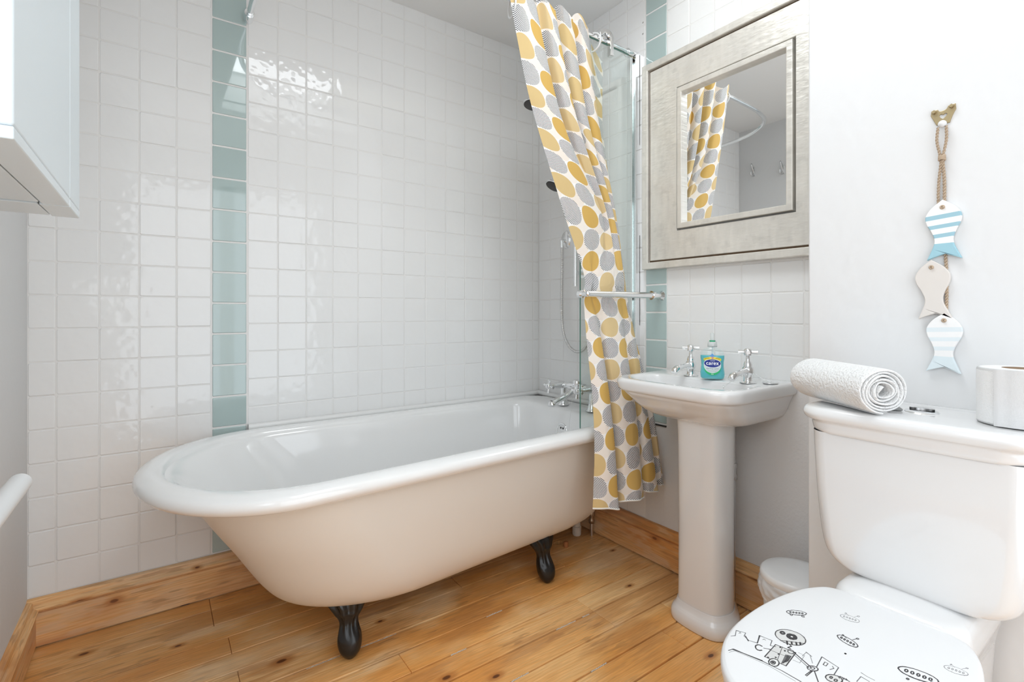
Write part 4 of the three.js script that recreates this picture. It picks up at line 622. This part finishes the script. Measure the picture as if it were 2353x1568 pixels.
    saucer(627, 625, 76, 17, 0.12, 3.4, '#2b2b2e', false); saucer(1032, 668, 76, 19, 0.33, 1.8, '#55565a', true); saucer(1015, 842, 88, 22, 0.5, 3.8, '#222226', true); saucer(1552, 1098, 162, 34, 0.34, 5, '#1f1f23', false); saucer(1838, 1062, 96, 22, 0.32, 1.8, '#55565a', true);
    // robot on a wheel
    line([[470, 866], [622, 930], [548, 1030], [386, 958]], 3.4, '#2b2b2e', true, '#d4d4d2'); line([[420, 905], [575, 968]], 2); line([[520, 885], [480, 990]], 2); for (const [a, b] of [[505, 888], [540, 915], [412, 965], [492, 940], [470, 965]]) ell(a, b, 4, 3, 0, 3);
    for (let k = 0; k < 6; k++) line([[548 + k * 8, 945 + k * 2], [515 + k * 9, 1012 - k * 3]], 2.4); line([[575, 868], [590, 880], [562, 890], [582, 900]], 5);
    ell(582, 813, 120, 52, 0.3, 3.6, '#2b2b2e', '#d9d9d7'); ell(592, 808, 40, 20, 0.3, 4, '#2b2b2e', '#3a3a3d'); ell(592, 808, 12, 6, 0.3, 2, '#2b2b2e', '#fff'); ell(522, 778, 19, 11, 0.3, 4, '#2b2b2e', '#55565a'); ell(522, 778, 6, 4, 0, 2, '#2b2b2e', '#fff'); line([[520, 838], [600, 848], [690, 862]], 3); for (const a of [555, 590, 625, 655]) line([[a, 842 + (a - 555) * 0.12], [a + 4, 868]], 7);
    ell(456, 1003, 40, 28, 0.25, 4, '#2b2b2e', '#e4e4e2'); ell(450, 1003, 17, 12, 0.2, 4); ell(450, 1003, 5, 4, 0, 4); line([[435, 905], [380, 893]], 3); ell(345, 890, 30, 20, 0.4, 5, '#2b2b2e', undefined, 0.6, 5.2);
    ell(585, 922, 24, 14, 0.3, 3); line([[612, 932], [736, 1040]], 5); line([[604, 940], [726, 1048]], 2.4); ell(750, 1050, 42, 18, 0.2, 4); ell(750, 1048, 16, 8, 0.2, 3); line([[740, 1065], [695, 1100], [705, 1106], [752, 1066]], 3); line([[762, 1066], [792, 1150]], 4);
    // skyline behind
    line([[132, 798], [165, 795], [171, 756], [242, 776], [230, 802], [268, 836], [330, 856], [345, 797], [442, 838], [430, 874], [470, 884]], 2.4, '#3a3b3f'); line([[190, 778], [200, 772], [205, 780]], 2); line([[372, 830], [384, 824], [392, 836]], 2); line([[240, 800], [262, 838]], 4); line([[330, 856], [350, 800]], 4);
    line([[640, 930], [690, 950], [652, 1008], [600, 985]], 1.8, '#66676b'); line([[672, 958], [700, 930], [730, 950], [748, 1012]], 2, '#55565a'); line([[700, 925], [742, 960]], 2.6, '#55565a'); line([[780, 1040], [820, 962], [946, 1044], [905, 1108]], 3, '#3a3b3f'); line([[842, 1002], [866, 1012], [852, 1032], [830, 1022], [842, 1002]], 2.4); line([[900, 1035], [912, 1050], [880, 1058]], 2.4);
    line([[1118, 1082], [1160, 1110], [1220, 1140]], 2.4, '#55565a'); line([[1085, 1150], [1115, 1112], [1180, 1150]], 2.6, '#55565a');
    ell(912, 1128, 66, 28, 0.25, 4, '#2b2b2e', '#d9d9d7'); ell(890, 1118, 10, 7, 0, 4); ell(925, 1140, 12, 8, 0, 4); for (let k = 0; k < 5; k++) line([[940 + k * 16, 1105 + k * 6], [955 + k * 16, 1126 + k * 4]], 3); line([[960, 1110], [1030, 1150]], 3);
    // ground line
    line([[112, 906], [150, 896], [250, 942], [370, 992], [520, 1068], [662, 1150]], 3.2, '#2b2b2e'); line([[118, 920], [160, 912], [300, 972], [420, 1030], [620, 1145]], 1.8, '#55565a'); line([[140, 899], [240, 938], [366, 988]], 5, '#2b2b2e');
  });
  lidTex.flipY = true;
  const lp = [[1.0, 0.4335], [1.008, 0.437], [1.01, 0.442], [1.004, 0.448], [0.985, 0.4515], [0.95, 0.453], [0.8, 0.4538], [0.5, 0.4542], [0.2, 0.4545], [0.01, 0.4545]], rows = [];
  for (let k = 0; k <= 45; k++) { const [s, y] = spline(lp, k / 45); rows.push(outline(y, s)); }
  mesh('seat_lid', gridGeo(rows, true, (j, i) => { const p = rows[j][i % rows[j].length]; return [(p.x - X0) / (X1 - X0), (p.z - W0) / (W1 - W0)]; }, true), std({ map: lidTex, roughness: 0.3 }), t);
  for (const dz of [-0.055, 0.055]) mesh('hinge', cyl([0.802, 0.44, CZ + dz - 0.012], [0.802, 0.44, CZ + dz + 0.012], 0.009), M.chrome, t);
}

// ---------------------------------------------------------------- rolled towel and toilet roll on the cistern
{
  const A = V(0.832, 0.835, 1.66), B = V(0.945, 0.836, 1.482), ax = B.clone().sub(A), len = ax.length(); ax.normalize();
  const side = V(0, 1, 0).cross(ax).normalize(), upv = ax.clone().cross(side);
  const tw = thing('rolled_towel', 'white terry towel rolled up on the toilet cistern', 'towel');
  const NS = 260, rows = [], uvs = []; let arc = 0, prev = null; const turns = 5.43, th = 0.0062;
  for (let j = 0; j <= NS; j++) {
    const t = j / NS, a = 0.4 + t * turns * PI * 2, out = sstep(0.94, 1, t), wob = 1 + 0.05 * Math.sin(a * 2.3 + 1) * (1 - t) + 0.02 * Math.sin(a * 3.1);
    const r = lerp(0.0085, 0.0415, Math.pow(t, 0.86)) * wob; let u = r * 1.14 * Math.sin(a), v = r * Math.cos(a);
    
    const q = V(u, v, 0); if (prev) arc += q.distanceTo(prev); prev = q.clone();
    const nrm = V(Math.sin(a), Math.cos(a), 0).normalize(), n = 18, row = [], ur = [];
    for (let i = 0; i < n; i++) { const b = (i / n) * PI * 2, c = Math.cos(b), s = Math.sin(b), ex = Math.sign(c) * Math.pow(Math.abs(c), 0.16), en = Math.sign(s) * Math.pow(Math.abs(s), 0.7); const along = len / 2 + ex * (len / 2 + 0.0045 * Math.sin(a * 1.7) * (1 - t)), k = u + nrm.x * en * th / 2, l = v + nrm.y * en * th / 2; row.push(A.clone().addScaledVector(ax, along).addScaledVector(side, k).addScaledVector(upv, l + Math.max(0, -0.0435 - l))); ur.push([along, arc + s * 0.003]); }
    rows.push(row); uvs.push(ur);
  }
  mesh('cloth', gridGeo(rows, true, (j, i) => uvs[j][i % 18], false), M.towel, tw);
  mesh('loose_end', rbox(-0.004, 0.05, 0, 0.005, -0.012, 0.012, 0.0024).rotateY(0.5).translate(0.9, 0.7915, 1.655), M.towel, tw);
  const band = []; for (let j = 0; j <= 20; j++) { const a = lerp(PI * 0.55, PI * 1.35, j / 20), r = 0.0385, row = []; for (let i = 0; i <= 3; i++) { row.push(A.clone().addScaledVector(ax, 0.002 + (len - 0.004) * (i / 3)).addScaledVector(side, r * 1.14 * Math.sin(a)).addScaledVector(upv, Math.max(-0.0355, r * Math.cos(a)))); } band.push(row); }

  const p = thing('toilet_roll', 'white toilet paper roll standing on the cistern lid', 'toilet roll', [0.925, 0.7915, 1.823]);
  const R = 0.0545, rowsP = []; for (const [r, y] of [[0.0225, 0.003], [0.0225, 0.0], [0.05, 0], [0.0535, 0.001], [R, 0.004], [R, 0.03], [R + 0.0006, 0.06], [R, 0.091], [0.0535, 0.0945], [0.05, 0.0955], [0.0225, 0.0955], [0.022, 0.094]]) rowsP.push([r, y]);
  mesh('paper', lathe(rowsP, 72), M.paper, p);
  mesh('core', lathe([[0.0215, 0.002], [0.0215, 0.0955], [0.0225, 0.0958], [0.0225, 0.002]], 40), M.card, p);
  const tail = []; for (let j = 0; j <= 8; j++) { const r = []; for (let i = 0; i <= 20; i++) { const a = lerp(-3.9, -2.75, i / 20), k = R + 0.0012 + 0.0035 * sstep(0.75, 1, i / 20); r.push(V(k * Math.cos(a), lerp(0.001, 0.095, j / 8), -k * Math.sin(a) * -1)); } tail.push(r); }
  mesh('loose_sheet', gridGeo(tail, false, null, true), M.paper, p);
}

// ---------------------------------------------------------------- pedal bin in the recess
{
  const b = thing('pedal_bin', 'small white bin with a plastic liner in the corner behind the toilet', 'bin', [1.172, 0, 1.345]);
  mesh('body', turned([[0.0001, 0.002], [0.068, 0.002], [0.072, 0.01], [0.083, 0.24], [0.0001, 0.24]], [0, 0, 0], [0, 1, 0], 48), M.whitePlastic, b);
  mesh('lid', turned([[0.0885, 0.243], [0.0895, 0.25], [0.088, 0.258], [0.082, 0.264], [0.06, 0.268], [0.0001, 0.27]], [0, 0, 0], [0, 1, 0], 56), M.whitePlastic, b);
  const rows = []; for (let j = 0; j <= 14; j++) { const r = [], t = j / 14; for (let i = 0; i < 90; i++) { const a = (i / 90) * PI * 2, k = 0.0865 + 0.0065 * Math.sin(t * PI) + 0.003 * Math.sin(a * 17 + t * 6) * t + 0.0035 * (fbm(i * 0.3, j * 0.5, 501, 3) - 0.5) * 2; r.push(V(k * Math.cos(a), 0.246 - t * 0.055 + 0.006 * Math.sin(a * 5) * t, k * Math.sin(a))); } rows.push(r); }
  mesh('liner', gridGeo(rows, true), phy({ color: C(0.85, 0.86, 0.87), roughness: 0.35, transmission: 0.35, thickness: 0, side: THREE.DoubleSide }), b);
}

// ---------------------------------------------------------------- hanging fish garland on its hook
{
  const XW = X2, hz = 1.696;
  const k = thing('picture_hook', 'small brass hook plate with a heart cut-out on the white wall', 'hook', [XW, 1.382, hz]); k.rotation.y = -PI / 2;
  const s = new THREE.Shape(); s.moveTo(-0.018, 0.012); s.lineTo(-0.019, 0.003); s.quadraticCurveTo(-0.015, -0.006, -0.01, -0.018); s.lineTo(0.01, -0.018); s.quadraticCurveTo(0.013, -0.006, 0.0195, 0.006); s.lineTo(0.019, 0.016); s.lineTo(0.0085, 0.015); s.quadraticCurveTo(0.0065, 0.008, 0.0, 0.0075); s.quadraticCurveTo(-0.007, 0.006, -0.0085, 0.012); s.closePath();
  const hp = new THREE.Path(); hp.moveTo(0, -0.009); hp.quadraticCurveTo(-0.008, -0.003, -0.006, 0.001); hp.quadraticCurveTo(-0.003, 0.004, 0, 0.0005); hp.quadraticCurveTo(0.004, 0.004, 0.007, 0.001); hp.quadraticCurveTo(0.008, -0.003, 0, -0.009); s.holes.push(hp);
  mesh('plate', new THREE.ExtrudeGeometry(s, { depth: 0.0025, bevelEnabled: true, bevelSize: 0.0006, bevelThickness: 0.0006, bevelSegments: 2 }), M.brass, k);
  for (const [x, y] of [[-0.0135, 0.0085], [0.014, 0.0125]]) mesh('nail', merge([cyl([x, y, 0], [x, y, 0.007], 0.0045, 0.0045, 4), cyl([x, y, 0.007], [x, y, 0.009], 0.0035, 0.003, 10)]), M.brass, k);
  mesh('peg', move(new THREE.SphereGeometry(0.0072, 14, 10), 0.0005, -0.02, 0.009), M.whitePlastic, k);

  const g = thing('fish_garland', 'three flat wooden fish strung on twine from the brass hook', 'wall ornament', [XW, 0, hz]); g.rotation.y = -PI / 2;
  const rope = (pts, r = 0.0019) => { const c = curve(pts), n = Math.max(20, Math.round(c.getLength() / 0.0018)), P = c.getSpacedPoints(n), list = []; for (const ph of [0, PI]) { const q = P.map((p, i) => V(p.x + r * 0.75 * Math.cos(i * 0.9 + ph), p.y, p.z + r * 0.75 * Math.sin(i * 0.9 + ph))); list.push(tube(q, r * 0.8, n, 6)); } return merge(list); };
  const jute = std({ color: C(0.47, 0.36, 0.26), roughness: 1 });
  mesh('twine', merge([rope([[-0.006, 1.356, 0.01], [-0.008, 1.33, 0.009], [-0.004, 1.305, 0.009], [-0.002, 1.294, 0.009]]), rope([[0.007, 1.356, 0.01], [0.007, 1.33, 0.009], [0.003, 1.305, 0.009], [0.0, 1.294, 0.009]]), rope([[-0.001, 1.29, 0.009], [-0.006, 1.24, 0.006], [-0.007, 1.195, 0.004]]), rope([[0.001, 1.29, 0.009], [0.003, 1.24, 0.005], [0.002, 1.15, 0.003], [0.006, 1.05, 0.003], [0.005, 0.965, 0.003]], 0.0021)]), jute, g);
  mesh('knot', merge([0, 1, 2].map((i) => move(new THREE.TorusGeometry(0.0045, 0.0022, 8, 16).rotateX(PI / 2 + 0.3 * (i - 1)), 0, 1.29 + i * 0.0036, 0.009))), jute, g);
  const half = [[0, 0], [18, 14], [40, 32], [60, 54], [78, 90], [74, 130], [55, 172], [42, 210], [41, 240], [50, 272], [76, 335]], q = 0.000359;
  const fishGeo = (() => { const sh = new THREE.Shape(), R = half.map(([x, y]) => new THREE.Vector2(x * q, -y * q)); sh.moveTo(0, 0); sh.splineThru(R.slice(1)); sh.quadraticCurveTo(34 * q, -318 * q, 4 * q, -305 * q); sh.quadraticCurveTo(-34 * q, -316 * q, -76 * q, -335 * q); sh.splineThru(R.slice(1, -1).reverse().map((v) => new THREE.Vector2(-v.x, v.y)).concat([new THREE.Vector2(0, 0)])); const e = new THREE.ExtrudeGeometry(sh, { depth: 0.006, bevelEnabled: true, bevelSize: 0.0012, bevelThickness: 0.0012, bevelSegments: 2, curveSegments: 20, bevelOffset: -0.0012 }); const P = e.attributes.position, U = e.attributes.uv; for (let i = 0; i < P.count; i++) U.setXY(i, P.getX(i) / (160 * q) + 0.5, 1 + P.getY(i) / (340 * q)); return e; })();
  const paint = (base, stripe, tailc, bands) => std({ map: canvasTex(256, 512, (c) => { c.fillStyle = base; c.fillRect(0, 0, 256, 512); c.fillStyle = stripe; for (const [a, b] of bands) { c.save(); c.transform(1, -0.06, 0, 1, 0, 8); c.fillRect(0, (a / 340) * 512, 256, ((b - a) / 340) * 512); c.restore(); } c.fillStyle = tailc; c.fillRect(0, (246 / 340) * 512, 256, 300); }), roughness: 0.65 });
  const bands = [[82, 107], [138, 160], [190, 212]];
  for (const [x, y, tilt, mt, label] of [[0.001, 1.209, 0.02, paint('#f3f2f0', '#9cc2cf', '#9cc6d3', bands), 'white fish with blue stripes and tail'], [-0.017, 1.089, 0.05, paint('#dcd6d0', '#dcd6d0', '#dcd6d0', []), 'plain beige fish'], [0.004, 0.981, -0.02, paint('#f0efee', '#dfe7ea', '#dbe6ea', bands), 'white fish with faint pale stripes']]) {
    const f = mesh('fish', fishGeo, mt, g); f.position.set(x, y, 0.004); f.rotation.z = tilt; f.userData.label = label;
    mesh('twine_knot', merge([move(new THREE.TorusGeometry(0.0028, 0.0016, 8, 14), 0, -0.0155, 0.0082), move(new THREE.SphereGeometry(0.0024, 8, 6), 0.002, -0.0165, 0.009)]), jute, f);
  }
}

// ---------------------------------------------------------------- wall cabinet and towel rail on the left wall
{
  const c = thing('wall_cabinet', 'pale blue-white wall cabinet hung high on the side wall', 'cabinet'), x0 = XL + 0.001, x1 = -0.37, y0 = 1.1375, y1 = 2.02;
  mesh('body', rbox(x0, x1, y0 + 0.0122, y1, 1.034, 1.386, 0.003), M.cabinet, c);
    mesh('side_section', rbox(x0, x1, y0 + 0.0122, y1, 0.921, 1.031, 0.003), M.cabinet, c);
  mesh('bottom_rail', rbox(x1 - 0.03, x1, y0, y0 + 0.012, 1.036, 1.386, 0.0015), M.cabinetPanel, c);
  mesh('bottom_rail', rbox(x1 - 0.034, x1, y0, y0 + 0.012, 0.921, 1.029, 0.0015), M.cabinetPanel, c);
  mesh('bottom_panel', rbox(x0, x1 - 0.032, y0 + 0.001, y0 + 0.012, 1.044, 1.386, 0.0015), M.cabinetPanel, c);
  mesh('bottom_panel', rbox(x0, x1 - 0.036, y0 + 0.001, y0 + 0.012, 0.924, 1.027, 0.0015), M.cabinetPanel, c);
  const r = thing('towel_rail', 'white tubular towel rail on the side wall', 'towel rail');
  mesh('bar', merge([cyl([-0.45, 0.7, 0.87], [-0.45, 0.7, 1.75], 0.0155), move(new THREE.SphereGeometry(0.0155, 20, 14).scale(1, 1, 0.5), -0.45, 0.7, 0.87)]), M.radiator, r);
  for (const z of [1.2, 1.65]) mesh('bracket', merge([cyl([XL, 0.7, z], [-0.45, 0.7, z], 0.01), cyl([XL, 0.7, z], [XL + 0.006, 0.7, z], 0.022)]), M.radiator, r);
}

for (const m of Object.values(M)) if (m.isMaterial && m.transmission !== 1) m.side = THREE.DoubleSide;
renderer.render(scene, camera);
